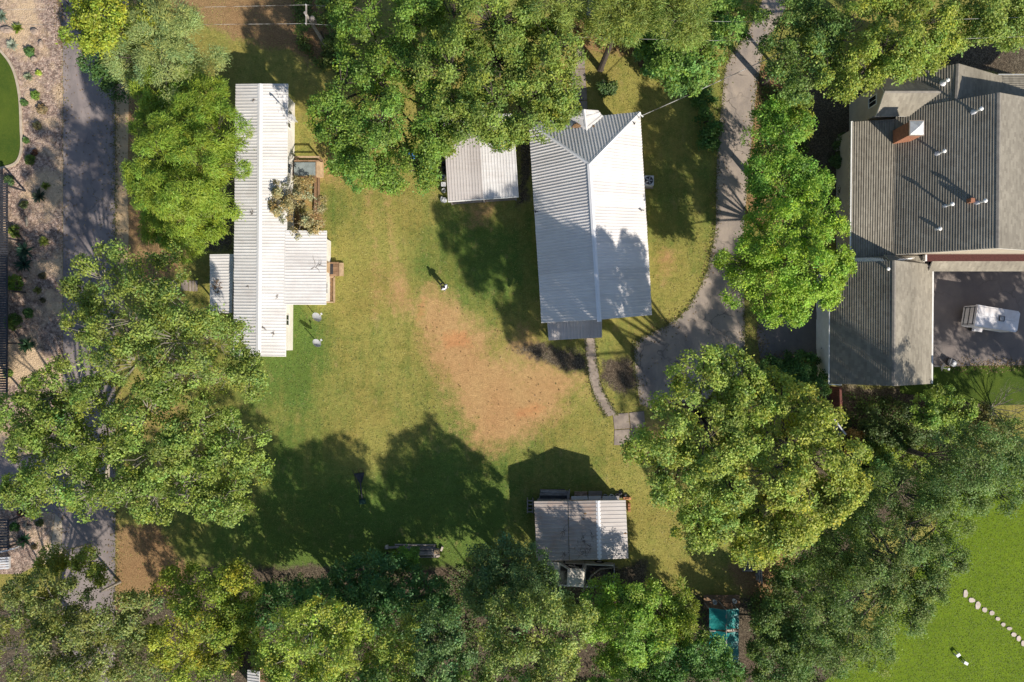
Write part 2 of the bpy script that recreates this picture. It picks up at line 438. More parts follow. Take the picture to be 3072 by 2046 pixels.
def ground_mat():
    t = NT('ground')
    v = t.pos()
    A = t.n('ShaderNodeAttribute', attribute_name='mask_a'); B = t.n('ShaderNodeAttribute', attribute_name='mask_b')
    sa = t.n('ShaderNodeSeparateColor'); t.l(A.outputs['Color'], sa.inputs[0])
    sb = t.n('ShaderNodeSeparateColor'); t.l(B.outputs['Color'], sb.inputs[0])
    nf = t.noise(v, 2.6, 5, 0.68); nm = t.noise(v, 0.55, 5, 0.6); nx = t.noise(v, 11, 4, 0.75)
    # mowing streaks along the lawn
    streak = t.noise(t.pos((1.6,0.12,1), 0.12), 1.0, 3, 0.5)
    def soft(mask, w=1.0, lo=0.35, hi=0.65):
        s = t.math('ADD', mask, t.math('MULTIPLY', t.math('SUBTRACT', nf, 0.5), w))
        s = t.math('ADD', s, t.math('MULTIPLY', t.math('SUBTRACT', nx, 0.5), w*0.6))
        return t.ramp(s, [(lo, 0.0), (hi, 1.0)])
    dry = t.ramp(nx, [(0.3, (0.215,0.19,0.048)), (0.7, (0.36,0.315,0.10))])
    lush = t.ramp(nx, [(0.3, (0.070,0.125,0.028)), (0.7, (0.150,0.210,0.048))])  # also carries the cooler green painted into the shaded lower lawn
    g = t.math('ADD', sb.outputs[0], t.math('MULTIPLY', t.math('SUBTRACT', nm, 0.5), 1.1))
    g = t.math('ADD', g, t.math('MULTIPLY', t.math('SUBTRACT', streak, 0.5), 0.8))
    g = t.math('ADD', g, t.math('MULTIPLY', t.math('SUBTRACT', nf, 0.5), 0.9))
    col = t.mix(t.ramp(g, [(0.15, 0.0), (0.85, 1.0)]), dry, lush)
    clump = t.ramp(t.noise(v, 1.25, 6, 0.72), [(0.50, 0.0), (0.66, 1.0)])
    col = t.mix(t.math('MULTIPLY', clump, 0.45), col, (0.10,0.145,0.025))
    bald = t.ramp(t.noise(t.pos((1.3,0.7,1), 0.3), 0.8, 6, 0.72), [(0.58, 0.0), (0.72, 1.0)])
    col = t.mix(t.math('MULTIPLY', bald, 0.6), col, (0.36,0.27,0.13))
    straw = t.ramp(nx, [(0.3, (0.15,0.085,0.045)), (0.5, (0.28,0.17,0.09)), (0.72, (0.42,0.285,0.155))])
    col = t.mix(soft(sa.outputs[1], 1.1), col, straw)
    dirt = t.ramp(nx, [(0.28, (0.37,0.215,0.10)), (0.5, (0.44,0.268,0.13)), (0.74, (0.51,0.335,0.175))])
    nd = t.noise(v, 0.9, 6, 0.7)
    dm = t.math('ADD', sa.outputs[0], t.math('MULTIPLY', t.math('SUBTRACT', nd, 0.5), 1.3))
    col = t.mix(soft(dm, 1.2, 0.18, 0.82), col, dirt)
    col = t.mix(t.math('MULTIPLY', soft(sb.outputs[1], 1.3, 0.35, 0.95), 0.75), col, (0.50,0.235,0.11))
    vd = t.n('ShaderNodeTexVoronoi'); vd.inputs['Scale'].default_value = 15; t.l(v, vd.inputs['Vector'])
    sc = t.n('ShaderNodeSeparateColor'); t.l(vd.outputs['Color'], sc.inputs[0])
    mul = t.ramp(sc.outputs[0], [(0.0, (0.055,0.042,0.032)), (0.6, (0.10,0.078,0.060)), (1.0, (0.19,0.15,0.115))])
    col = t.mix(soft(sa.outputs[2], 0.9), col, mul)
    col = t.mix(1.0, col, t.ramp(t.noise(v, 30, 3, 0.8), [(0.3, 0.80), (0.7, 1.20)]), 'MULTIPLY')
    col = t.mix(1.0, col, t.ramp(t.noise(v, 3.0, 5, 0.75), [(0.32, 0.80), (0.68, 1.18)]), 'MULTIPLY')
    col = t.mix(1.0, col, t.ramp(t.noise(v, 0.22, 4, 0.6), [(0.3, (0.92,0.86,0.80)), (0.7, (1.02,1.10,1.0))]), 'MULTIPLY')
    h = t.math('ADD', t.math('MULTIPLY', nx, 0.6), t.math('MULTIPLY', t.noise(v, 26, 3, 0.8), 0.4))
    return t.finish(col, 0.97, t.bump(h, 1.0, 0.10), 0.12)
M['ground'] = ground_mat()

def leaf_mat():
    t = NT('foliage')
    a = t.n('ShaderNodeAttribute', attribute_name='leafcol')
    col = a.outputs['Color']
    df = t.n('ShaderNodeBsdfDiffuse'); t.l(col, df.inputs[0])
    tr = t.n('ShaderNodeBsdfTranslucent')
    t.l(t.mix(1.0, col, (1.05,1.15,0.5), 'MULTIPLY'), tr.inputs[0])
    gl = t.n('ShaderNodeBsdfGlossy'); gl.inputs['Roughness'].default_value = 0.55
    gl.inputs[0].default_value = (0.9,0.95,0.9,1)
    m1 = t.n('ShaderNodeMixShader'); m1.inputs[0].default_value = 0.38
    t.l(df.outputs[0], m1.inputs[1]); t.l(tr.outputs[0], m1.inputs[2])
    m2 = t.n('ShaderNodeMixShader'); m2.inputs[0].default_value = 0.02
    t.l(m1.outputs[0], m2.inputs[1]); t.l(gl.outputs[0], m2.inputs[2])
    t.l(m2.outputs[0], t.out.inputs[0])
    return t.m
M['foliage'] = leaf_mat()

def tarp_mat():
    t = NT('tarp')
    v = t.pos()
    col = t.ramp(t.noise(v, 1.2, 4), [(0.3, (0.006,0.13,0.135)), (0.7, (0.01,0.20,0.19))])
    return t.finish(col, 0.4, t.bump(t.noise(v, 3.0, 3), 0.6, 0.1), 0.5)
M['tarp'] = tarp_mat()

#======================================================================= GROUND
def in_poly_dist(X, Y, poly):
    """signed distance (negative inside) for arrays"""
    n = len(poly); inside = np.zeros(X.shape, bool); dmin = np.full(X.shape, 1e9)
    for i in range(n):
        x1, y1 = poly[i]; x2, y2 = poly[(i+1) % n]
        dx, dy = x2-x1, y2-y1
        tt = np.clip(((X-x1)*dx+(Y-y1)*dy)/(dx*dx+dy*dy+1e-9), 0, 1)
        dmin = np.minimum(dmin, np.hypot(X-x1-tt*dx, Y-y1-tt*dy))
        c = ((y1 > Y) != (y2 > Y)) & (X < dx*(Y-y1)/(dy+1e-12 if dy == 0 else dy)+x1)
        inside ^= c
    return np.where(inside, -dmin, dmin)

def make_ground():
    xs = np.concatenate([[-500,-250,-120,-70,-55], np.arange(-47, 47.01, 0.3125), [55,70,120,250,500]])
    ys = np.concatenate([[-500,-250,-120,-60,-42], np.arange(-33, 33.01, 0.3125), [42,60,120,250,500]])
    X, Y = np.meshgrid(xs, ys)
    PX = X*PPM+1536; PY = 1023-Y*PPM
    def mask(polys, soft=30.0, warp=26.0):
        w = np.zeros(X.shape)
        for p in polys:
            dd = in_poly_dist(PX+(fbm(X,Y,0.35,5)-0.5)*2*warp, PY+(fbm(X,Y,0.35,31)-0.5)*2*warp, p)
            w = np.maximum(w, np.clip(0.5-dd/(2*soft), 0, 1))
        return w
    dirt = mask([
        [(1248,905),(1300,872),(1390,905),(1440,1000),(1530,1070),(1640,1100),(1740,1130),(1730,1180),(1660,1225),(1590,1290),(1450,1345),(1395,1320),(1375,1250),(1310,1160),(1275,1060),(1245,960)],
        [(1180,860),(1230,840),(1250,890),(1220,930),(1180,910)],
        [(960,470),(1000,470),(1000,540),(960,540)],
        [(2200,1880),(2250,1840),(2280,1950),(2330,2046),(2240,2046)],
        [(1560,990),(1650,1100),(1600,1160),(1540,1060)],
    ], 62, 60)
    dirt2 = mask([[(1890,1250),(2000,1240),(1990,1340),(1900,1360)], [(880,560),(960,560),(960,640),(880,640)], [(1970,770),(2020,760),(2030,800),(1990,840)], [(1380,620),(1480,605),(1470,680),(1400,690)]], 40, 40)
    global GR
    dirt = np.maximum(dirt, dirt2*0.7)
    # worn two-track lane north to south through the middle lawn
    for cx in (1105, 1160):
        dl = np.abs(PX-(cx+25*np.sin((PY-600)/170.0)))
        dirt = np.maximum(dirt, np.where((PY > 500) & (PY < 960), np.clip(0.42-dl/60, 0, 0.42), 0))
    clay = mask([[(1545,1225),(1600,1205),(1640,1222),(1600,1245),(1550,1250)], [(1262,905),(1285,892),(1270,945),(1240,965)],
                 [(1320,1000),(1400,985),(1420,1040),(1330,1050)]], 16, 14)
    straw = mask([
        [(480,-40),(1040,-40),(1000,60),(1010,140),(940,200),(860,150),(700,120),(600,60)],
        [(345,-40),(400,300),(400,800),(345,860)],
        [(380,560),(520,600),(560,780),(480,850),(380,860)],
        [(345,1560),(480,1560),(560,1700),(620,1800),(560,1860),(345,1860)],
        [(1700,50),(1940,70),(1920,160),(1850,150),(1740,160)],
        [(2240,180),(2420,180),(2420,620),(2260,700),(2220,600)],
        [(860,640),(960,640),(960,690),(860,690)],
        [(2700,130),(3100,100),(3100,220),(2880,200),(2700,180)],
        [(2180,1700),(2320,1600),(2400,1760),(2260,1860)],
    ], 34)
    straw = np.maximum(straw, 0.45*np.clip(1.2-np.abs(PX-480)/200, 0, 1)*np.clip(1.2-np.abs(PY-1200)/420, 0, 1))
    mul = mask([
        [(1540,1050),(1620,1040),(1750,1060),(1770,1110),(1690,1115),(1600,1085)],
        [(1800,1070),(1905,1060),(1912,1170),(1850,1195),(1800,1140)],
        [(2430,150),(2650,180),(2560,520),(2540,700),(2430,560),(2400,360)],
        [(2700,140),(3100,120),(3100,230),(2880,220)],
        [(620,1700),(1450,1690),(2100,1790),(2300,1800),(2560,1380),(2520,2100),(-40,2100),(-40,1800),(400,1830)],
        [(560,560),(700,540),(700,760),(600,760)],
        [(1540,330),(1580,330),(1590,600),(1560,620)],
        [(2440,1160),(2960,1180),(2960,1500),(2560,1600),(2440,1400)],
        [(1690,1690),(1930,1690),(1930,1800),(1690,1800)],
    ], 30)
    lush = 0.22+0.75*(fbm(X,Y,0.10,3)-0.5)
    for cx, cy, r, a in ((820,1080,150,0.5),(900,1000,90,0.4),(1330,760,160,0.35),(1480,800,150,0.55),(1000,1530,320,0.75),(1350,1530,240,0.75),  # lower-lawn spots also paint the tree shade's deeper green into the grass
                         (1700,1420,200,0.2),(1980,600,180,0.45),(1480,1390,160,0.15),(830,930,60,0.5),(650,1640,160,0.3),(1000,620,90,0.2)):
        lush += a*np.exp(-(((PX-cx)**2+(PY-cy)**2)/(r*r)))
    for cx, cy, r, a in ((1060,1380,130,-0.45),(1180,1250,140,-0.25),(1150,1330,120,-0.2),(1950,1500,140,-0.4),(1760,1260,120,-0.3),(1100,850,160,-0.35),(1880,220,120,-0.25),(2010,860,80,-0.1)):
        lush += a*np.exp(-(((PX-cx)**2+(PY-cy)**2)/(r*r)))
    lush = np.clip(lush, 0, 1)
    GR = (dirt, straw, mul, lush)
    nx, ny = len(xs), len(ys)
    verts = np.zeros((nx*ny, 3)); verts[:,0] = X.ravel(); verts[:,1] = Y.ravel()
    idx = np.arange(nx*ny).reshape(ny, nx)
    q = np.stack([idx[:-1,:-1], idx[:-1,1:], idx[1:,1:], idx[1:,:-1]], -1).reshape(-1,4)
    me = mesh_np('ground', verts, q)
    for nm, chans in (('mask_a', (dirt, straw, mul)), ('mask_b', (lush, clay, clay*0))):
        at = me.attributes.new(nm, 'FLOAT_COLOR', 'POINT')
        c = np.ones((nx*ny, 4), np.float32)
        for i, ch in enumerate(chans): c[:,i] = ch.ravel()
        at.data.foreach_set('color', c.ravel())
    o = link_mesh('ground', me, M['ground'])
    tag(o, kind='structure')

def mesh_np(name, verts, quads):
    me = bpy.data.meshes.new(name)
    nv, nq = len(verts), len(quads)
    me.vertices.add(nv); me.vertices.foreach_set('co', np.asarray(verts, np.float32).ravel())
    me.loops.add(nq*4); me.loops.foreach_set('vertex_index', np.asarray(quads, np.int32).ravel())
    me.polygons.add(nq)
    me.polygons.foreach_set('loop_start', np.arange(0, nq*4, 4, dtype=np.int32))
    me.polygons.foreach_set('loop_total', np.full(nq, 4, np.int32))
    me.update(calc_edges=True)
    return me
make_ground()

SHEETS = []
def sheet(name, pxs, z, mat, thick=0.0, smooth_n=0):
    pts = [P(x, y, 0) for x, y in pxs]
    SHEETS.append((mat.name, list(pxs)))
    b = MB()
    b.prism([(p.x, p.y) for p in pts], -0.05, z)
    return tag(b.build(name, mat), kind='structure')

def curve_pts(pts, n=6):
    """Catmull-Rom through pixel points"""
    out = []
    for i in range(len(pts)-1):
        p0 = pts[max(i-1,0)]; p1 = pts[i]; p2 = pts[i+1]; p3 = pts[min(i+2,len(pts)-1)]
        for k in range(n):
            t = k/n
            out.append(tuple(0.5*((2*p1[j])+(-p0[j]+p2[j])*t+(2*p0[j]-5*p1[j]+4*p2[j]-p3[j])*t*t+(-p0[j]+3*p1[j]-3*p2[j]+p3[j])*t**3) for j in (0,1)))
    out.append(pts[-1]); return out

# road on the left, its verge, the side drive, the gravel bed and the neighbour's lawn
roadL = [(172,-120),(174,0),(183,70),(188,150),(190,400),(189,900),(187,1300),(186,1700),(184,2180)]
roadR = [(346,2180),(346,1700),(346,1000),(346,500),(345,100),(340,-120)]
sheet('road', roadL+roadR, 0.012, M['road'])
sheet('road_verge', curve_pts([(347,-120),(384,-60),(386,300),(383,560),(386,700),(378,850),(366,960),(347,1010)]), 0.008, M['verge'])
sheet('side_drive', [(-700,1372),(60,1368),(150,1360),(188,1345),(187,1560),(150,1535),(60,1530),(-700,1535)], 0.016, M['road'])
sheet('gravel_bed', [(-700,-300),(172,-120),(173,0),(182,70),(187,150),(189,400),(188,900),(186.5,1300),(185.5,1344),(150,1359),(60,1367),(-700,1371)], 0.030, M['gravel'])
sheet('gravel_bed', [(-700,1536),(60,1531),(150,1536),(165,1540),(160,1580),(150,1640),(120,1690),(60,1722),(-700,1722)], 0.030, M['gravel'])
sheet('concrete_apron', [(166,1541),(186,1561),(185,1680),(150,1690),(121,1692),(151,1641),(161,1581)], 0.02, M['concrete_edge'])
edge = curve_pts([(-60,100),(0,150),(40,205),(60,285),(65,380),(66,450),(48,490),(0,506),(-60,515)])
sheet('lawn', [(-700,100)]+edge+[(-700,515)], 0.05, M['lawn_shade_tone'])
kerb = MB()
for a, b_ in zip(edge[:-1], edge[1:]):
    A_ = P(*a); B_ = P(*b_)
    dd = (B_-A_).normalized(); s = Vector((-dd.y, dd.x, 0))*0.10
    kerb.hexa([A_-s, B_-s, B_+s, A_+s], [p+Vector((0,0,0.12)) for p in (A_-s, B_-s, B_+s, A_+s)])
tag(kerb.build('kerb', M['concrete_edge']), kind='structure')

# driveway on the right of the house, neighbour's asphalt, court, lawns
drive = curve_pts([(2330,-120),(2262,60),(2212,140),(2180,190),(2166,300),(2154,435),(2148,560),(2147,682),(2132,756),(2115,830),(2062,925),(2010,969),(1950,1000),(1908,1026),(1903,1060),(1908,1130),(1920,1212)]) + \
        curve_pts([(1960,1230),(2080,1225),(2180,1180),(2228,1117),(2234,1040),(2234,940),(2228,800),(2232,682),(2248,500),(2262,340),(2274,240),(2296,140),(2350,40),(2420,-120)])
sheet('driveway', drive, 0.014, M['driveway'])
sheet('neighbour_drive', [(2278,925),(2500,900),(2500,1085),(2420,1080),(2280,1076),(2270,1000)], 0.012, M['court'])
sheet('court', [(2700,800),(3800,795),(3800,1092),(2960,1096),(2830,1100),(2700,1105)], 0.014, M['court'])
sheet('lawn', [(2700,1106),(2830,1101),(2960,1097),(3800,1093),(3800,1210),(2960,1215),(2800,1190),(2700,1180)], 0.010, M['lawn_shade_tone'])
sheet('lawn', curve_pts([(2360,2150),(2480,2040),(2560,1960),(2650,1860),(2740,1730),(2800,1600),(2860,1480),(2960,1440),(3060,1390),(3800,1330)])+[(3800,2300),(2360,2300)], 0.010, M['lawn_lush'])

def slabs(parent_name, label, pieces, zt=0.05, mat=None):
    """paved path: one setting object that parents its slabs"""
    base = MB()
    allp = [p for q in pieces for p in q]
    root = None
    b = MB()
    for q in pieces:
        c = sum((P(*p) for p in q), Vector())/len(q)
        b.prism([tuple((c+(P(*p)-c)*1.01).xy) for p in q], -0.04, zt-0.022)
    root = tag(b.build(parent_name, M['mulch']), kind='structure')
    for i, q in enumerate(pieces):
        c = sum((P(*p) for p in q), Vector())/len(q)
        m = MB(); m.prism([tuple((c+(P(*p)-c)*0.975).xy) for p in q], -0.03, zt+random.uniform(-0.008,0.008))
        m.build('slab', mat or M['concrete'], root)
    return root

lft = curve_pts([(1753,1014),(1757,1060),(1761,1095),(1769,1140),(1781,1180),(1801,1222),(1820,1250)], 2)
rgt = curve_pts([(1784,1012),(1788,1060),(1792,1092),(1799,1140),(1812,1178),(1834,1216),(1850,1243)], 2)
slabs('garden_path', None, [[lft[i], rgt[i], rgt[i+1], lft[i+1]] for i in range(len(lft)-1)])
slabs('patio', None, [[(1838,1242),(1885,1238),(1890,1285),(1843,1288)],[(1887,1238),(1932,1233),(1936,1283),(1892,1285)],
                      [(1843,1290),(1890,1287),(1893,1335),(1842,1335)],[(1892,1287),(1936,1285),(1940,1330),(1895,1334)]], 0.04)
slabs('front_walk', None, [[(1737,138),(1753,138),(1754,172),(1724,172)],[(1723,174),(1754,174),(1755,206),(1712,206)],[(1711,208),(1755,208),(1758,258),(1716,260)],
                     [(1716,262),(1759,260),(1761,300),(1722,302)],[(1722,304),(1761,302),(1764,350),(1728,350)]])
slabs('street_walk', None, [[(1765,-20),(1790,-20),(1789,20),(1763,20)],[(1762,22),(1789,22),(1786,62),(1757,62)]])
slabs('side_steps', None, [[(544,840),(566,840),(566,872),(544,872)]]+[[(446+i*13,842),(454+i*13,842),(454+i*13,876),(446+i*13,876)] for i in range(7)]+
      [[(568+i*9,842),(575+i*9,842),(575+i*9,874),(568+i*9,874)] for i in range(3)])

#======================================================================= BUILDINGS
def lerp(a, b, t): return a+(b-a)*t

def top_at(tops, t):
    for (t0, p0), (t1, p1) in zip(tops[:-1], tops[1:]):
        if t <= t1+1e-9:
            return lerp(p0, p1, (t-t0)/max(t1-t0, 1e-9))
    return tops[-1][1]

def metal_slope(root, A, B, tops, mat, rib=0.24, sheet_w=0.96, rib_h=0.030, over=0.0, deck_mat=None, deck_th=0.10, fine=True):
    """corrugated roof slope: eave A->B, upper edge given by tops=[(t, point)...]; a deck with one child per metal sheet"""
    L = (B-A).length
    mid = top_at(tops, 0.5); u = (B-A).normalized()
    n = u.cross(mid-(A+B)/2)
    if n.z < 0: n = -n
    n.normalize()
    poly = [A, B]+[p for t, p in reversed(tops)]
    pp = []
    for p in poly:
        if not pp or (p-pp[-1]).length > 0.02: pp.append(p)
    if (pp[0]-pp[-1]).length < 0.02: pp.pop()
    deck = MB().slab([p-Vector((0,0,0.018)) for p in pp], deck_th).build('roof', deck_mat or M['trim_white'], root)
    ns = max(1, round(L/sheet_w))
    prof = [(0.0,0.0),(0.55,0.0),(0.64,1.0),(0.86,1.0),(0.95,0.0)]
    for i in range(ns):
        t0, t1 = i/ns, (i+1)/ns
        nr = max(1, round((t1-t0)*L/rib))
        ts = [(t0+(t1-t0)*(k+q)/nr, h) for k in range(nr) for q, h in prof]+[(t1, 0.0)]
        m = MB(); lift = random.uniform(0, 0.004); ov = random.uniform(-0.02, 0.02)
        lo = []; hi = []
        for t, h in ts:
            e = lerp(A, B, t); tp = top_at(tops, t)
            dv = (e-tp)
            if dv.length > 1e-4: e = e+dv.normalized()*(over+ov)
            off = n*(h*rib_h+lift)
            lo.append(e+off); hi.append(tp+off)
        k = len(lo)
        m.v = [tuple(p) for p in lo+hi]
        m.f = [(j, j+1, k+j+1, k+j) for j in range(k-1)]
        m.build('roof_sheet', mat, deck)
    return deck, n

def ridge_cap(root, a, b, w, mat, name='ridge_cap', drop=0.08):
    dd = (b-a).normalized(); s = Vector((-dd.y, dd.x, 0)).normalized()*w/2
    up = Vector((0,0,0.05)); dn = Vector((0,0,-drop))
    m = MB()
    m.face([a-s+dn+up, b-s+dn+up, b+up, a+up]); m.face([a+up, b+up, b+s+dn+up, a+s+dn+up])
    m.face([a-s+dn+up, a+up, a+s+dn+up]); m.face([b+s+dn+up, b+up, b-s+dn+up])
    return m.build(name, mat, root)

def walls(root, pts, z1, mat, z0=-0.1, name='wall'):
    """each wall a part"""
    k = len(pts)
    for i in range(k):
        a = Vector((pts[i][0], pts[i][1], 0)); b = Vector((pts[(i+1)%k][0], pts[(i+1)%k][1], 0))
        dd = (b-a).normalized(); nn = Vector((dd.y, -dd.x, 0))*0.14
        m = MB(); a2 = a+dd*0.003; b2 = b-dd*0.143
        m.hexa([a2+Vector((0,0,z0)), b2+Vector((0,0,z0)), b2-nn+Vector((0,0,z0)), a2-nn+Vector((0,0,z0))],
               [a2+Vector((0,0,z1)), b2+Vector((0,0,z1)), b2-nn+Vector((0,0,z1)), a2-nn+Vector((0,0,z1))])
        m.build(name, mat, root)

def window(root, a, b, t, w, z0, z1, out, frame=None, name='window'):
    """window set 3 cm proud on the wall a-b at fraction t; out = outward normal"""
    a = Vector((a[0],a[1],0)); b = Vector((b[0],b[1],0)); dd = (b-a).normalized(); c = lerp(a, b, t)
    o = Vector((out[0], out[1], 0)).normalized()
    def bx(x0, x1, y0, y1, d0, d1):
        q = lambda x, z, e: c+dd*x+o*e+Vector((0,0,z))
        m = MB(); m.hexa([q(x0,y0,d0), q(x1,y0,d0), q(x1,y0,d1), q(x0,y0,d1)], [q(x0,y1,d0), q(x1,y1,d0), q(x1,y1,d1), q(x0,y1,d1)])
        return m
    if name == 'door':
        dr = bx(-w/2, w/2, z0, z1, 0.003, 0.05).build('door', frame or M['trim_white'], root)
        bx(w/2-0.14, w/2-0.08, (z0+z1)/2-0.05, (z0+z1)/2+0.03, 0.05, 0.11).build('handle', M['dark_metal'], dr)
        return dr
    pn = bx(-w/2, w/2, z0, z1, 0.003, 0.02).build('window', M['glass_dark'], root)
    f = MB()
    for g in (bx(-w/2-0.06, -w/2, z0-0.06, z1+0.06, 0.003, 0.05), bx(w/2, w/2+0.06, z0-0.06, z1+0.06, 0.003, 0.05), bx(-w/2, w/2, z1, z1+0.06, 0.003, 0.05), bx(-w/2, w/2, z0-0.06, z0, 0.003, 0.07), bx(-0.02, 0.02, z0, z1, 0.02, 0.04)):
        n = len(f.v); f.v += g.v; f.f += [tuple(i+n for i in q) for q in g.f]
    f.build('window_frame', frame or M['trim_white'], pn)
    return pn

def inset(pts, dist):
    """inset a convex ccw polygon"""
    out = []; k = len(pts)
    A = sum(pts[i][0]*pts[(i+1)%k][1]-pts[(i+1)%k][0]*pts[i][1] for i in range(k))
    if A < 0: pts = pts[::-1]
    for i in range(k):
        p0 = Vector(pts[i-1][:2]); p1 = Vector(pts[i][:2]); p2 = Vector(pts[(i+1)%k][:2])
        d1 = (p1-p0).normalized(); d2 = (p2-p1).normalized()
        n1 = Vector((-d1.y, d1.x)); n2 = Vector((-d2.y, d2.x))
        bis = (n1+n2).normalized(); out.append(p1+bis*dist/max(bis.dot(n1), 0.3))
    return out

# ---------------------------------------------------------------- the farmhouse with the hipped metal roof
def farmhouse():
    ze, zr = 3.0, 5.8
    NW, NE, SE, SW = P(1586,367,ze), P(1920,336,ze), P(1956,945,ze), P(1625,969,ze)
    rn, rs = P(1768,492,zr), P(1798,959,zr)
    c = (NW+NE+SE+SW)/4
    root = thing('farmhouse', 'long farmhouse with ribbed white metal roof, hipped at one end with small entry gable', 'house', (c.x, c.y, 0))
    # make the ridge run midway between the eaves in plan
    fw = ((rn-NW).dot((SW-NW).normalized()))/(SW-NW).length
    fe = ((rn-NE).dot((SE-NE).normalized()))/(SE-NE).length
    metal_slope(root, NW, SW, [(0, NW), (fw, rn), (1, rs)], M['roof_house'])
    metal_slope(root, NE, SE, [(0, NE), (fe, rn), (1, rs)], M['roof_house'])
    fn = ((rn-NW).dot((NE-NW).normalized()))/(NE-NW).length
    metal_slope(root, NW, NE, [(0, NW), (fn, rn), (1, NE)], M['roof_house'])
    ridge_cap(root, rn, rs+(rs-rn).normalized()*0.15, 0.34, M['roof_cap'])
    ridge_cap(root, NW, rn, 0.26, M['roof_cap'], 'hip_cap'); ridge_cap(root, NE, rn, 0.26, M['roof_cap'], 'hip_cap')
    # entry gable
    g0, g1 = P(1752,328,3.75), P(1760,396,3.82)
    e1, e2 = P(1795,331,3.2), P(1808,348,3.16)
    w1, w2 = P(1709,337,3.2), P(1706,352,3.16)
    metal_slope(root, e1, e2, [(0, g0), (1, g1)], M['roof_house'])
    metal_slope(root, w1, w2, [(0, g0), (1, g1)], M['roof_house'])
    ridge_cap(root, g0, g1, 0.22, M['roof_cap'])
    for q, nm in ((P(1728,378,3.62),'l'), (P(1779,382,3.6),'r')):
        m = MB(); m.blob(q, (0.38 if nm == 'l' else 0.25, 0.2, 0.07), random, 0.35)
        tag(m.build('leaf_drift', M['leaf_litter'], None, (q.x, q.y, q.z-0.05)), 'brown leaf drift caught in the %s valley of the farmhouse entry gable' % ('shaded' if nm == 'l' else 'sunlit'), 'leaf litter')
    tri = MB()
    tri.face([rs+Vector((0,0.35,-0.12)), SW+Vector((0.3,0.35,-0.12)), SE+Vector((-0.3,0.35,-0.12))]).build('gable', M['wall_white'], root)
    # porch roof at the gable end
    pa, pb = P(1646,1021,2.45), P(1806,1012,2.45)
    pc, pd = P(1806,958,2.8), P(1642,967,2.8)
    metal_slope(root, pa, pb, [(0, pd), (1, pc)], M['roof_carport'])
    for t in (0.04, 0.5, 0.96):
        q = lerp(pa, pb, t)+Vector((0,0.2,0)); MB().box((q.x, q.y, 1.2), (0.12,0.12,2.4)).build('porch_post', M['wood_grey'], root)
    fl = [Vector((p.x,p.y,0)) for p in (pa, pb, pc, pd)]
    MB().prism([tuple(p.xy) for p in inset([tuple(p.xy) for p in fl], 0.15)], -0.05, 0.25).build('porch_floor', M['wood_grey'], root)
    wp = inset([tuple(p.xy) for p in (SW, SE, NE, NW)], 0.55)
    walls(root, wp, ze-0.05, M['wall_white'])
    ctr = Vector((c.x, c.y))
    for i in range(4):
        a, b = wp[i], wp[(i+1)%4]; mid = (a+b)/2; o = Vector(((b-a).y, -(b-a).x)).normalized()
        L = (b-a).length
        for t in ([0.15,0.4,0.65,0.88] if L > 10 else [0.2,0.8]): window(root, a, b, t, 0.9, 1.1, 2.3, o)
        if L < 10: window(root, a, b, 0.5, 0.95, 0.1, 2.15, o, M['wood_brown'], 'door')
    for px, py, nm in ((1903,372,'plumbing vent'), ):
        q = P(px, py, 3.35); MB().tube([q-Vector((0,0,0.25)), q+Vector((0,0,0.3))], 0.05).build('vent_pipe', M['dark_metal'], root)
    for px, py in ((1923,634),(1606,637)):
        q = P(px, py, 3.15); MB().tube([q-Vector((0,0,0.1)), q+Vector((0,0.05,0.4))], 0.035).tube([q+Vector((-0.2,0.1,0.3)), q+Vector((0.2,0,0.35))], 0.03).build('bracket', M['dark_metal'], root)
    return root
farmhouse()

# air conditioner beside it
def aircon():
    q = P(1941,548,0); root = thing('air_conditioner', 'square grey air conditioner unit beside the farmhouse wall', 'air conditioner', q)
    MB().box((q.x,q.y,0.03),(1.0,1.0,0.10)).build('pad', M['concrete'], root)
    MB().box((q.x,q.y,0.46),(0.80,0.80,0.76)).build('casing', M['pale_metal'], root)
    MB().lathe((q.x,q.y,0.84),[(0.34,0.0),(0.34,0.025),(0.30,0.03)],20).build('fan_grille', M['dark_metal'], root)
    m = MB()
    for a in range(5):
        t = a*math.tau/5; m.beam((q.x,q.y,0.885),(q.x+0.28*math.cos(t),q.y+0.28*math.sin(t),0.885),0.09,0.015)
    m.build('fan', M['grey_metal'], root)
aircon()

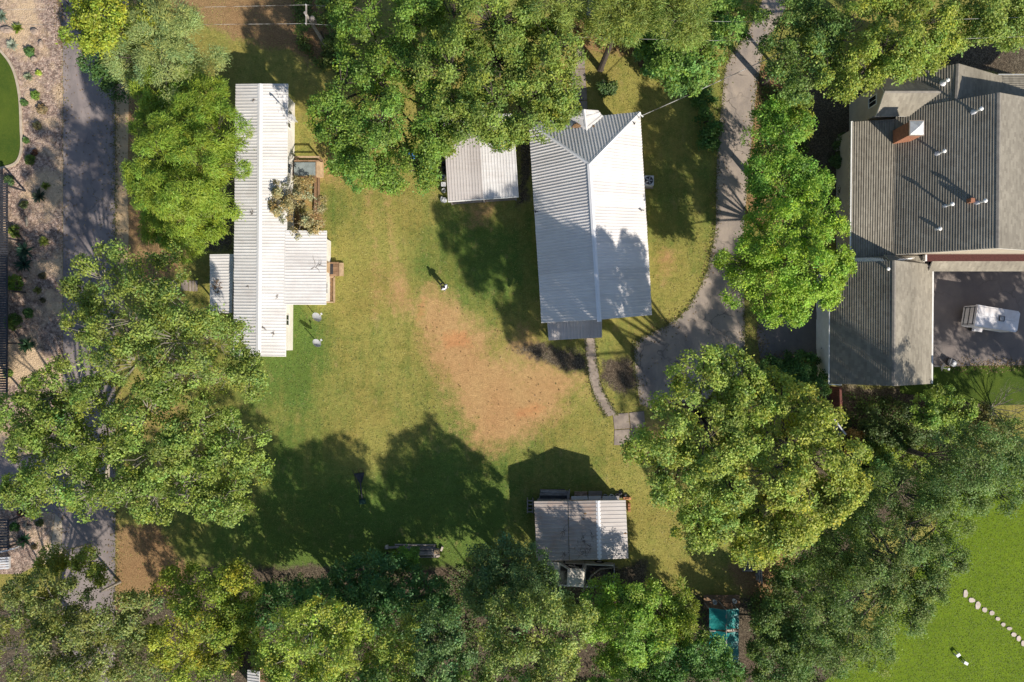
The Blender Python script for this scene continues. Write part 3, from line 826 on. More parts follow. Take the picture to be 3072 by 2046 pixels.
# ---------------------------------------------------------------- mobile home
def mobile_home():
    ze, zr = 3.35, 3.9
    NW, NE = P(707,252,ze), P(864,251,ze); SW, SE = P(700,1068,ze), P(857,1070,ze)
    rn, rs = P(780,251,zr), P(775,1069,zr)
    c = (NW+SE)/2
    root = thing('mobile_home', 'long white mobile home with ribbed metal roof and a squarish side wing', 'mobile home', (c.x, c.y, 0))
    metal_slope(root, NW, SW, [(0, rn), (1, rs)], M['roof_white'], rib=0.26)
    metal_slope(root, NE, SE, [(0, rn), (1, rs)], M['roof_white'], rib=0.26)
    ridge_cap(root, rn, rs, 0.42, M['roof_cap'])
    # side wing, carrying the slope on
    a1, a2 = P(862,691,ze+0.02), P(857.5,914,ze+0.02); b1, b2 = P(980,692,3.05), P(978,914,3.05)
    metal_slope(root, b1, b2, [(0, a1+Vector((-0.15,0,0.03))), (1, a2+Vector((-0.15,0,0.03)))], M['roof_white'], rib=0.26)
    wp = inset([tuple(p.xy) for p in (SW, SE, NE, NW)], 0.46)
    walls(root, wp, ze-0.02, M['wall_white'])
    ww = inset([tuple(p.xy) for p in (P(857,914,3.05), P(978,914,3.05), P(980,692,3.05), P(862,692,3.05))], 0.42)
    walls(root, ww, 2.98, M['wall_white'])
    o = Vector((1,0))
    a, b = wp[1], wp[2]
    for t in (0.12, 0.90, 0.72): window(root, a, b, t, 0.8, 1.2, 2.2, o)
    window(root, a, b, 0.66, 0.9, 0.5, 2.4, o, None, 'door')
    window(root, ww[1], ww[2], 0.55, 0.9, 0.3, 2.2, o, M['wood_tan'], 'door')
    window(root, ww[1], ww[2], 0.2, 0.8, 1.1, 2.0, o)
    for t in (0.15,0.35,0.8): window(root, wp[3], wp[0], t, 0.8, 1.2, 2.2, -o)
    # service mast on the wall
    q = P(893,372,0)
    return root
MH = mobile_home()

def porch_canopy():
    z = 2.45
    a, b, c_, d_ = P(630,763,z), P(629,939,z), P(695,939,z+0.2), P(701,762,z+0.2)
    c = (a+c_)/2
    root = thing('porch_canopy', 'small flat white metal canopy on posts against the mobile home, shaded side', 'canopy', (c.x, c.y, 0))
    metal_slope(root, a, b, [(0, d_), (1, c_)], M['roof_white'], rib=0.26)
    for p in (a, b, c_, d_):
        q = p+(Vector((c.x,c.y,p.z))-p)*0.12
        MB().box((q.x,q.y,1.15),(0.1,0.1,2.34)).build('post', M['wood_grey'], root)
    MB().prism([tuple(p.xy) for p in inset([tuple(p.xy) for p in (a,b,c_,d_)], 0.15)], -0.05, 0.35).build('porch_floor', M['wood_grey'], root)
porch_canopy()

def service_mast():
    q = P(892,366,0)
    root = thing('service_mast', 'tall pale service mast with meter box bracketed to the mobile home wall', 'mast', (q.x,q.y,0))
    MB().tube([(q.x,q.y,-0.1),(q.x,q.y,4.6)],0.05,8).build('pole', M['grey_metal'], root)
    MB().tube([(q.x,q.y,4.6),(q.x-0.12,q.y+0.05,4.75),(q.x-0.2,q.y+0.05,4.6)],0.07,8).build('weather_head', M['grey_metal'], root)
    MB().box((q.x+0.02,q.y-0.2,1.6),(0.4,0.45,0.7)).build('meter_box', M['pale_metal'], root)
    m = MB()
    for z in (1.2,2.2): m.beam((q.x,q.y,z),(q.x-0.45,q.y,z),0.06,0.05)
    m.build('bracket', M['pale_metal'], root)
service_mast()

def dish(px, py, label, az, h=1.35, r=0.45, base=None, post=True, roof_z=0.0):
    q = P(px, py, 0) if base is None else base
    root = thing('satellite_dish', label, 'satellite dish', (q.x, q.y, q.z), 'satellite dishes')
    top = Vector((q.x, q.y, q.z+h))
    MB().tube([(q.x,q.y,q.z-0.15), top], 0.04, 8).build('post', M['grey_metal'], root)
    # reflector: shallow bowl facing az, 40 degrees up
    nrm = Vector((math.cos(az)*0.86, math.sin(az)*0.86, 0.50)).normalized()
    s = Vector((-math.sin(az), math.cos(az), 0)); u = nrm.cross(s).normalized()
    m = MB(); c = top+nrm*0.12; n = 20; rings = 4
    base_i = 0
    for i in range(rings+1):
        rr = r*i/rings
        for k in range(n):
            t = math.tau*k/n
            m.v.append(tuple(c+s*rr*math.cos(t)+u*rr*1.1*math.sin(t)+nrm*(0.16*(rr/r)**2)))
    for i in range(rings):
        for k in range(n):
            a = i*n+k; b = i*n+(k+1)%n
            m.f.append((a,b,b+n,a+n))
    m.build('reflector', M['grey_metal'], root, smooth=True)
    feed = c+nrm*0.55-u*r*0.55
    arm = MB().tube([c-u*r*0.95+nrm*0.05, c-u*r*0.9+nrm*0.25, feed], 0.02, 6).build('feed_arm', M['pale_metal'], root)
    MB().box(feed, (0.12,0.16,0.10), az).build('receiver', M['pale_metal'], arm)
    return root
dish(958, 958, 'satellite dish on pole nearer the mobile home wing, tilted to the open lawn', R(35), r=0.42)
dish(958, 1034, 'satellite dish on pole farther from the mobile home wing, beside open lawn', R(35), r=0.38)
dish(0, 0, 'white satellite dish fixed to the eave of the dark shingled garage', R(-20), 0.55, 0.36, base=P(2806,1098,2.75))

def side_deck():
    # raised deck with a grey-blue board and rail
    q = P(914,505,0)
    root = thing('wooden_deck', 'small wooden deck with grey board floor and rails beside the mobile home', 'deck', q)
    def pr(px0, py0, px1, py1, z0, z1, nm, mt):
        a, b = P(px0,py0,z1), P(px1,py1,z1)
        MB().box(((a.x+b.x)/2,(a.y+b.y)/2,(z0+z1)/2),(abs(b.x-a.x),abs(a.y-b.y),z1-z0)).build(nm, mt, root)
    pr(881,486,948,528,-0.05,0.62,'platform',M['wood_brown'])
    pr(882,487,946,527,0.62,0.66,'floor_board',M['deck_grey'])
    pr(949,484,960,530,-0.05,0.55,'step',M['wood_tan'])
    pr(961,486,968,530,-0.05,0.35,'step',M['wood_tan'])
    for px in (884,955):
        pr(px-2,470,px+2,474,-0.05,1.3,'rail_post',M['wood_brown'])
    pr(882,468,958,473,1.3,1.36,'rail',M['wood_tan'])
    pr(882,480,958,484,0.9,0.95,'rail',M['wood_brown'])
side_deck()

def planter(px0, py0, px1, py1, label, w=0.12, h=0.3, mat='wood_brown'):
    a, b = P(px0,py0), P(px1,py1); c = (a+b)/2
    root = thing('planter_frame', label, 'planter', (c.x,c.y,0))
    for (x0,y0,x1,y1) in ((a.x,a.y,b.x,a.y),(a.x,b.y,b.x,b.y),(a.x,a.y,a.x,b.y),(b.x,a.y,b.x,b.y)):
        MB().beam((x0,y0,h/2-0.03),(x1,y1,h/2-0.03),w,h).build('board', M[mat], root)
    MB().box((c.x,c.y,h/2-0.06),(abs(b.x-a.x)-w,abs(a.y-b.y)-w,h-0.1)).build('soil', M['leaf_litter'], root)
planter(947,532,958,640,'long narrow timber planter below the grey board deck')
planter(980,832,1004,907,'timber planter frame along the mobile home wing below its stoop', 0.1, 0.3, 'wood_tan')

def stoop():
    a, b = P(979,786,0.4), P(1016,829,0.4); c = (a+b)/2
    root = thing('door_stoop', 'brown wooden door stoop with dark mat at the mobile home wing', 'stoop', (c.x,c.y,0))
    W, H = b.x-a.x, a.y-b.y
    for i in range(6):
        y = b.y+H*(i+0.5)/6
        MB().box((c.x,y,0.40),(W,H/6-0.015,0.05)).build('plank', M['wood_brown'], root)
    MB().box((c.x,c.y,0.16),(W-0.1,H-0.1,0.43)).build('frame', M['wood_brown'], root)
    MB().box((c.x-0.12,c.y,0.432),(0.36,0.85,0.016)).build('door_mat', M['dark_metal'], root)
    MB().box((b.x+0.17,c.y,0.1),(0.34,H-0.1,0.3)).build('step', M['wood_tan'], root)
stoop()

# ---------------------------------------------------------------- carport
def carport():
    a, b = P(1344,603,2.55), P(1556,588,2.55); d_, c_ = P(1330,352,3.0), P(1540,340,3.0)
    c = (a+c_)/2
    root = thing('carport', 'open carport with pale ribbed metal roof next to the farmhouse, partly under oak', 'carport', (c.x,c.y,0))
    h1, h2 = lerp(a,b,0.5), lerp(d_,c_,0.5)
    metal_slope(root, a, h1, [(0,d_),(1,h2)], M['roof_carport'], rib=0.25)
    metal_slope(root, h1, b, [(0,h2),(1,c_)], M['roof_white'], rib=0.25)
    MB().beam(a+Vector((0,-0.05,-0.06)), b+Vector((0,-0.05,-0.06)), 0.06, 0.16).build('fascia', M['trim_white'], root)
    for p in (a,h1,b,d_,h2,c_):
        q = lerp(p, Vector((c.x,c.y,p.z)), 0.06)
        MB().box((q.x,q.y,(p.z-0.2)/2-0.03),(0.12,0.12,p.z-0.14)).build('post', M['wood_grey'], root)
    MB().prism([tuple(p.xy) for p in inset([tuple(p.xy) for p in (a,b,c_,d_)],0.2)], -0.05, 0.04).build('floor', M['concrete'], root)
carport()

def clutter_carport():
    q = P(1330,538,0); root = thing('wire_shelf', 'pale metal shelf frame holding a tub beside the carport edge', 'shelf', q)
    m = MB()
    for dx in (-0.19,0.19):
        for dy in (-0.16,0.16): m.tube([(q.x+dx,q.y+dy,-0.03),(q.x+dx,q.y+dy,0.8)],0.02,6)
    m.build('leg', M['pale_metal'], root)
    m = MB()
    for s in (-1,1): m.beam((q.x-0.2,q.y+s*0.17,0.8),(q.x+0.2,q.y+s*0.17,0.8),0.04,0.04); m.beam((q.x+s*0.2,q.y-0.17,0.8),(q.x+s*0.2,q.y+0.17,0.8),0.04,0.04)
    m.build('frame', M['pale_metal'], root)
    MB().lathe((q.x+0.02,q.y,0.52),[(0.10,0),(0.15,0.25),(0.13,0.25),(0.09,0.03)],14).build('tub', M['grey_metal'], root)
    q = P(1332,556,0); root = thing('storage_box', 'grey plastic storage box beside the carport between shelf and bucket', 'box', q)
    MB().box((q.x,q.y,0.2),(0.34,0.3,0.44)).build('body', M['grey_metal'], root); MB().box((q.x,q.y,0.44),(0.38,0.34,0.05)).build('lid', M['pale_metal'], root)
    q = P(1332,574,0); root = thing('bucket', 'white bucket standing beside the carport edge', 'bucket', q)
    MB().lathe((q.x,q.y,-0.02),[(0.13,0),(0.17,0.40),(0.15,0.40),(0.11,0.05)],16).build('pail', M['white_plastic'], root, smooth=False)
    MB().tube([(q.x-0.165,q.y,0.36),(q.x-0.1,q.y+0.17,0.40),(q.x+0.1,q.y+0.17,0.40),(q.x+0.165,q.y,0.36)],0.01,5).build('handle', M['grey_metal'], root)
    q = P(1330,600,0); root = thing('folded_tarp', 'crumpled grey-green sheet by the carport corner post', 'tarp', q)
    m = MB(); m.blob((q.x,q.y,0.16),(0.30,0.26,0.2),random,0.3); m.build('sheet', M['grey_metal'], root)
    for k,(px,py) in enumerate(((1338,512),(1333,496))):
        q = P(px,py,0); MBt = MB().lathe((q.x,q.y,-0.02),[(0.2,0),(0.3,0.04),(0.31,0.12),(0.3,0.2),(0.2,0.23),(0.15,0.2),(0.15,0.03)],18)
        o = tag(MBt.build('old_tyre', M['black_rubber'], None, (q.x,q.y,0)), 'old black tyre lying on the ground beside the carport', 'tyre', 'tyres beside the carport')
clutter_carport()

# ---------------------------------------------------------------- shed
def shed():
    NW, SW = P(1603,1504,2.35), P(1610,1683,2.35); j1, j2 = P(1705,1503.5,2.95), P(1709,1681,2.95)
    k1, k2 = P(1703,1503.5,2.9), P(1707,1681,2.9)
    rn, rs = P(1794,1502,3.55), P(1799,1679,3.55); NE, SE = P(1877,1501,2.95), P(1885,1675,2.95)
    c = (NW+SE)/2
    root = thing('shed', 'stained ribbed metal roofed shed with twigs on top, junk stacked along one wall', 'shed', (c.x,c.y,0))
    metal_slope(root, NW, SW, [(0,k1),(1,k2)], M['roof_shed'], rib=0.28)
    metal_slope(root, j1, j2, [(0,rn),(1,rs)], M['roof_shed'], rib=0.28)
    metal_slope(root, NE, SE, [(0,rn),(1,rs)], M['roof_carport'], rib=0.28)
    ridge_cap(root, rn, rs, 0.36, M['roof_cap'])
    wp = inset([tuple(p.xy) for p in (SW,SE,NE,NW)],0.3)
    walls(root, wp, 2.3, M['wood_grey'])
    for g0,g1,gr in ((NW,NE,rn),(SW,SE,rs)):
        s = 0.3 if g0 is SW else -0.3
        m = MB(); m.face([g0+Vector((0.3,s,-0.1)), g1+Vector((-0.3,s,-0.1)), gr+Vector((0,s,-0.12))]); m.build('gable', M['wood_grey'], root)
    window(root, wp[2], wp[3], 0.5, 1.2, 0.0, 2.0, (0,1), M['wood_brown'], 'door')
    # small awning strip at the north wall
    m = MB()
    for (p0,p1) in ((1714,1763),(1766,1803),(1808,1858)):
        a, b = P(p0,1500,2.2), P(p1,1499,2.2)
        MB().slab([a,b,b+Vector((0,0.28,-0.1)),a+Vector((0,0.28,-0.1))],0.03).build('awning_sheet', M['roof_carport'], root)
shed()

def shed_clutter():
    rng = random.Random(4)
    # lumber stack against the north-west wall
    a, b = P(1612,1484), P(1706,1482); c = (a+b)/2
    root = thing('lumber_stack', 'dark weathered lumber stacked against the shed wall', 'lumber', (c.x,c.y,0))
    for lay in range(3):
        for k in range(4):
            y = c.y-0.38+k*0.24+rng.uniform(-0.03,0.03); L = rng.uniform(2.0,2.6)
            MB().box((c.x+rng.uniform(-0.1,0.1),y,0.08+lay*0.16),(L,0.2,0.15),rng.uniform(-0.04,0.04)).build('board', M['dark_metal' if (k+lay)%3==0 else 'wood_grey'], root)
    MB().beam((b.x-0.05,b.y-0.5,0.6),(b.x+0.02,b.y+0.5,0.6),0.09,0.08).build('board', M['wood_grey'], root)
    MB().box((b.x-0.1,b.y-0.1,0.28),(0.15,0.8,0.6)).build('bearer', M['wood_grey'], root)
    a = P(1590,1512); root = thing('wooden_rack', 'narrow dark wooden rack standing at the shed corner by the lumber', 'rack', a)
    for dx in (-0.22,0.22): MB().box((a.x+dx,a.y,0.45),(0.08,1.1,0.95)).build('side', M['wood_grey'], root)
    for k in range(4): MB().box((a.x,a.y-0.45+k*0.3,0.8),(0.36,0.1,0.06)).build('rung', M['wood_grey'], root)
    def bricks(px, py, nx, ny, nz, label, mat, rot=0.0):
        q = P(px,py); root = thing('brick_stack', label, 'bricks', q)
        me = None
        for k in range(nz):
            for i in range(nx):
                for j in range(ny):
                    if k == nz-1 and rng.random() < 0.25: continue
                    if me is None:
                        o = MB().box((q.x,q.y,0),(0.2,0.09,0.06)).build('brick', mat, root); me = o.data
                    else: o = link_mesh('brick', me, mat, root)
                    o.location = ((i-(nx-1)/2)*0.215+rng.uniform(-.01,.01),(j-(ny-1)/2)*0.1+rng.uniform(-.008,.008),0.02+k*0.062)
                    o.rotation_euler = (0,0,rng.uniform(-0.06,0.06))
    bricks(1742,1485,5,6,5,'low stack of pale reddish bricks between lumber and grey slab at the shed', M['brick_pale'])
    bricks(1880,1493,3,2,6,'small brick stack at the sunlit shed corner, topmost of two beside the wall', M['brick'])
    bricks(1886,1520,1,7,6,'bright orange brick stack along the sunlit shed side wall', M['brick'])
    q = P(1784,1483); root = thing('concrete_slab', 'grey square slab leaning on blocks at the shed door', 'slab', q)
    MB().box((q.x,q.y,0.42),(1.12,0.72,0.07),0.02).build('panel', M['concrete'], root)
    for s in (-1,1): MB().box((q.x+s*0.4,q.y,0.17),(0.2,0.5,0.44)).build('block', M['concrete'], root)
    for i,(px,py,lab,mt) in enumerate(((1815,1487,'pale metal can among the pots by the shed','grey_metal'),(1834,1487,'round pale tub with open top among pots by the shed','white_plastic'),(1850,1485,'dark pot at the shed wall near the bricks','dark_metal'))):
        q = P(px,py); MBx = MB().lathe((q.x,q.y,-0.02),[(0.15,0),(0.2,0.42),(0.17,0.42),(0.13,0.06)],16)
        tag(MBx.build('pot', M[mt], None, (q.x,q.y,0)), lab, 'pot')
    q = P(1866,1482); m = MB()
    for k in range(16): m.blob((q.x+rng.uniform(-.3,.3),q.y+rng.uniform(-.3,.3),rng.uniform(0.0,0.3)),(0.12,0.1,0.1),rng,0.3,6,4)
    tag(m.build('scrap_heap', M['dark_metal'], None, (q.x,q.y,0)), 'dark scrap heap at the sunny shed corner behind the bricks', 'scrap')
shed_clutter()

# ---------------------------------------------------------------- neighbour's shingled house
def shingle_slope(root, L0, L1, R0, R1, name='shingles', course=0.17, step=0.055, deck_th=0.12, mat=None):
    """L0->R0 is the eave, L1->R1 the top edge; stepped courses"""
    n = (R0-L0).cross(L1-L0)
    if n.length < 1e-4: n = (R1-L1).cross(L1-L0)
    if n.z < 0: n = -n
    n.normalize()
    k = max(2, int(max((L1-L0).length, (R1-R0).length)/course))
    m = MB()
    for i in range(k):
        s0, s1 = i/k, (i+1)/k
        a, b = lerp(L0,L1,s0), lerp(R0,R1,s0); c, d_ = lerp(R0,R1,s1), lerp(L0,L1,s1)
        m.face([a+n*step, b+n*step, c, d_]); m.face([a, b, b+n*step, a+n*step])
    m.build(name, mat or M['shingle'], root, kind='stuff')
    q = [L0,R0,R1,L1]; pp = []
    for p in q:
        if all((p-x).length > 0.03 for x in pp): pp.append(p)
    MB().slab([p-Vector((0,0,0.02)) for p in pp], deck_th).build('roof_deck', M['trim_white'], root)

def neighbour_house():
    zr, zb, ze = 8.4, 4.4, 3.6
    RN, RS = P(2998,278,zr), P(2994,745,zr)
    BN, BS = P(2690,405,zb), P(2680,742,zb)
    c = P(2800,500,0)
    root = thing('shingled_house', 'large grey-brown shingled house with chimney, dormer and many white vent pipes', 'house', (c.x,c.y,0))
    # west slope, upper (steep) part
    BNx = P(2690,300,zb)
    BNW = Vector((BN.x, RN.y, zb)); BSW = Vector((BS.x, RS.y, zb))
    shingle_slope(root, BSW, RS, BNW, RN)
    # lower, flatter part
    EN, ES = P(2557,366,ze), P(2553,760,ze)
    shingle_slope(root, Vector((ES.x,BSW.y-0.1,ze)), BSW+Vector((0.06,-0.1,0.0)), EN, Vector((BN.x+0.06,EN.y,zb)))
    # east slope
    EE_N, EE_S = P(3300,300,4.3), P(3300,745,4.3)
    shingle_slope(root, Vector((EE_N.x,RN.y,4.3)), RN, Vector((EE_N.x,RS.y,4.3)), RS)
    ridge_cap(root, RN, RS, 0.3, M['shingle_cap'])
    # north wing: lower ridge
    zn = 7.0
    plane = lambda x: zb+(zr-zb)*(x-BNW.x)/(RN.x-BNW.x)
    zn = plane(P(2875,191,zn).x)-0.02
    N0, N1 = P(2875,191,zn), P(2870,330,zn)
    NW0 = Vector((BNW.x, N0.y, zb-0.02)); NW1 = Vector((BNW.x, RN.y-0.02, zb-0.02))
    shingle_slope(root, NW1, Vector((N0.x,RN.y-0.02,zn)), NW0, N0)
    NE0 = P(3003,228,4.75); NE1 = Vector((NE0.x, RN.y-0.4, 4.75))
    shingle_slope(root, NE0, N0, NE1, Vector((N1.x, RN.y-0.4, zn)))
    ridge_cap(root, N0, Vector((N1.x,RN.y-0.2,zn)), 0.28, M['shingle_cap'])
    # far lower wing off to the side
    w0, w1, w2, w3 = P(2995,226,4.4), P(3300,226,4.4), P(3300,330,5.4), P(2995,330,5.4)
    shingle_slope(root, w0, w3, w1, w2)
    MB().beam(w0+Vector((0,0.05,-0.05)), w1+Vector((0,0.05,-0.05)), 0.1, 0.12).build('gutter', M['trim_white'], root)
    # gables of the main ridge
    for p, sgn in ((RN,-0.12),(RS,0.12)):
        m = MB(); x0, x1 = BNW.x+0.3, EE_N.x-0.3
        m.hexa([Vector((x0,p.y+sgn,2.5)),Vector((x1,p.y+sgn,2.5)),Vector((x1,p.y+sgn*2.2,2.5)),Vector((x0,p.y+sgn*2.2,2.5))],
               [Vector((x0,p.y+sgn,zb-0.05)),Vector((x1,p.y+sgn,zb-0.05)),Vector((x1,p.y+sgn*2.2,zb-0.05)),Vector((x0,p.y+sgn*2.2,zb-0.05))])
        a, b, t = Vector((x0,p.y+sgn,zb-0.15)), Vector((x1,p.y+sgn,zb-0.15)), Vector((p.x,p.y+sgn,zr-0.18))
        m.face([a,b,t]); m.face([v+Vector((0,sgn,0)) for v in (a,b,t)])
        m.build('gable', M['wall_beige'], root)
    # walls
    ys, yn = RS.y+0.3, EN.y-0.3
    walls(root, [Vector((EN.x+0.35,ys)),Vector((EE_N.x-0.3,ys)),Vector((EE_N.x-0.3,RN.y-0.3)),Vector((BN.x+0.3,RN.y-0.3)),Vector((BN.x+0.3,yn)),Vector((EN.x+0.35,yn))], ze-0.1, M['wall_beige'])
    walls(root, [Vector((NW0.x+0.3,RN.y-0.5)),Vector((NE0.x-0.2,RN.y-0.5)),Vector((NE0.x-0.2,NE0.y-0.35)),Vector((NW0.x+0.3,NE0.y-0.35))], 4.4, M['wall_beige'])
    MB().beam(Vector((EN.x-0.04,EN.y+0.05,ze-0.02)), Vector((ES.x-0.04,BSW.y,ze-0.02)), 0.14, 0.12).build('gutter', M['trim_white'], root)
    # dormer facing west
    zd, zl = 6.2, 4.95
    xat = lambda z: BNW.x+(z-zb)*(RN.x-BNW.x)/(zr-zb)
    d0 = P(2654,274,zd); hw = 1.45
    d1 = Vector((xat(zd)+0.1, d0.y, zd))
    s0 = Vector((d0.x, d0.y-hw, zl)); s1 = Vector((xat(zl)+0.1, d0.y-hw, zl))
    n0 = Vector((d0.x, d0.y+hw, zl)); n1 = Vector((xat(zl)+0.1, d0.y+hw, zl))
    shingle_slope(root, s0, d0, s1, d1); shingle_slope(root, n0, d0, n1, d1)
    ridge_cap(root, d0, d1, 0.24, M['shingle_cap'])
    wx = d0.x+0.25
    m = MB(); yb, yt = s0.y+0.25, n0.y-0.25
    m.hexa([Vector((wx,yb,-0.1)),Vector((wx+0.15,yb,-0.1)),Vector((wx+0.15,yt,-0.1)),Vector((wx,yt,-0.1))],[Vector((wx,yb,zl)),Vector((wx+0.15,yb,zl)),Vector((wx+0.15,yt,zl)),Vector((wx,yt,zl))])
    m.face([Vector((wx,yb,zl)),Vector((wx,yt,zl)),Vector((wx,d0.y,zd-0.15))])
    m.build('dormer_wall', M['wall_beige'], root)
    walls(root, [Vector((wx+0.16,yb)),Vector((wx+3,yb)),Vector((wx+3,yt)),Vector((wx+0.16,yt))], zl-0.05, M['wall_beige'])
    window(root, (wx,yt), (wx,yb), 0.5, 0.7, 3.4, 4.5, (-1,0))
    # chimney
    q = P(2746,386,6.6)
    qb = Vector((q.x, q.y, 0)); 
    MB().box((q.x,q.y,3.3),(0.98,1.02,6.8)).build('chimney', M['wall_brick'], root)
    ch = root.children[-1]
    MB().box((q.x,q.y,6.75),(1.1,1.14,0.12)).build('chimney_crown', M['concrete'], root)
    m = MB(); z0 = 6.82; h = 0.5
    cs = [Vector((q.x+sx*h,q.y+sy*h,z0)) for sx,sy in ((-1,-1),(1,-1),(1,1),(-1,1))]
    ap = Vector((q.x,q.y,z0+0.32))
    for i in range(4): m.face([cs[i],cs[(i+1)%4],ap])
    m.build('chimney_cap', M['pale_metal'], root)
    # vents
    def roofz(x):
        if x < BNW.x: return ze+(zb-ze)*(x-EN.x)/(BNW.x-EN.x)
        return zb+(zr-zb)*(x-BNW.x)/(RN.x-BNW.x)
    for px, py, h in ((2843,240,0.45),(2944,326,0.75),(2833,453,0.75),(2857,612,0.8),(2956,602,0.8),(2820,686,0.35)):
        z = 5.6
        for _ in range(12): p = P(px,py,z); z = roofz(p.x)+ (h if h < 0.6 else h)
        zb0 = roofz(p.x)
        if py < 260: zb0 = 6.4; z = 6.9; p = P(px,py,6.9)
        pp = MB().tube([(p.x,p.y,zb0-0.3),(p.x,p.y,z)],0.07,8).build('vent_pipe', M['white_plastic'], root)
        MB().lathe((p.x,p.y,z-0.02),[(0.15,0),(0.15,0.06),(0.05,0.13)],10).build('vent_cap', M['white_plastic'], pp)
        MB().lathe((p.x,p.y,zb0-0.08),[(0.26,0),(0.10,0.22)],10).build('flashing', M['pale_metal'], pp)
    z = 6.5; p = P(2886,610,z)
    MB().box((p.x,p.y,roofz(p.x)+0.12),(0.3,0.3,0.8)).build('brick_vent', M['wall_brick'], root)
    # flat porch roof along the south side
    y0, y1 = P(2900,760,4.0).y, P(2900,783,4.0).y
    x0 = P(2772,770,4.0).x; x1 = EE_N.x
    MB().box(((x0+x1)/2,(y0+y1)/2,3.9),(x1-x0-0.24,y0-y1+0.02,0.16)).build('flat_roof', M['roof_gravel_red'], root)
    MB().box(((x0+x1)/2,y0+0.12,4.05),(x1-x0,0.14,0.5)).build('parapet', M['trim_white'], root)
    MB().box((x0+0.06,(y0+y1)/2-0.07,4.0),(0.12,y0-y1-0.1,0.4)).build('parapet', M['trim_white'], root)
    f0, f1 = Vector((x0+0.7,y1-0.72,3.4)), Vector((x1,y1-0.72,3.4))
    shingle_slope(root, f0, Vector((x0+0.7,y1,3.95)), f1, Vector((x1,y1,3.95)), course=0.15)
    walls(root, [Vector((x0+0.2,y1-0.4)),Vector((x1-0.1,y1-0.4)),Vector((x1-0.1,y0)),Vector((x0+0.2,y0))], 3.5, M['wall_beige'])
    # garage block
    zg, zge = 6.0, 3.0
    G0, G1 = P(2683,781,zg), P(2681,1158,zg)
    W0, W1 = P(2490,800,zge), P(2488,1155,zge); E0, E1 = P(2797,787,zge), P(2794,1157,zge)
    W0 = Vector((W0.x, G0.y, zge)); E0 = Vector((E0.x, G0.y, zge)); W1.y = G1.y; E1.y = G1.y
    shingle_slope(root, W0, G0, W1, G1); shingle_slope(root, E0, G0, E1, G1)
    ridge_cap(root, G0, G1, 0.28, M['shingle_cap'])
    # link roof between garage and house
    K0, K1 = Vector((ES.x-0.6, G0.y, 3.25)), Vector((ES.x, BSW.y-0.12, ze+0.0))
    shingle_slope(root, K0, Vector((G0.x,G0.y,zg-0.55)), K1, Vector((G0.x,BSW.y-0.12,zb+0.2)))
    shingle_slope(root, Vector((x0+0.1,G0.y,3.6)), Vector((G0.x,G0.y,zg-0.55)), Vector((x0+0.1,BSW.y,3.7)), Vector((G0.x,BSW.y,zb+0.2)))
    gw = [Vector((W0.x+0.2,W1.y+0.2)),Vector((E0.x-0.25,E1.y+0.2)),Vector((E0.x-0.25,G0.y+0.6)),Vector((W0.x+0.2,G0.y+0.6))]
    walls(root, gw, zge-0.02, M['trim_white'])
    for yy, hh in ((0.3,2.6),(0.62,2.6)):
        window(root, gw[3], gw[0], yy, 2.5, 0.05, 2.3, (-1,0), M['trim_white'], 'door')
    for yv in (G0.y-0.05, G1.y+0.25):
        m = MB(); m.face([Vector((W0.x+0.2,yv,zge-0.1)),Vector((E0.x-0.2,yv,zge-0.1)),Vector((G0.x,yv,zg-0.15))]); m.build('gable', M['wall_white'], root)
    MB().beam(Vector((E0.x+0.03,E0.y,zge)), Vector((E1.x+0.03,E1.y,zge)), 0.12, 0.12).build('gutter', M['trim_white'], root)
    MB().beam(Vector((W0.x-0.03,W0.y,zge)), Vector((W1.x-0.03,W1.y,zge)), 0.10, 0.10).build('gutter', M['trim_white'], root)
    MB().beam(W1+Vector((0,-0.06,0.0)), lerp(W1,G1,0.2)+Vector((0,-0.06,0)), 0.08, 0.14).build('bargeboard', M['trim_white'], root)
    p = P(2659,808,5.6); pp = MB().tube([(p.x,p.y,4.6),(p.x,p.y,5.9)],0.06,8).build('vent_pipe', M['white_plastic'], root)
    MB().lathe((p.x,p.y,5.88),[(0.13,0),(0.13,0.05),(0.04,0.1)],10).build('vent_cap', M['white_plastic'], pp)
neighbour_house()

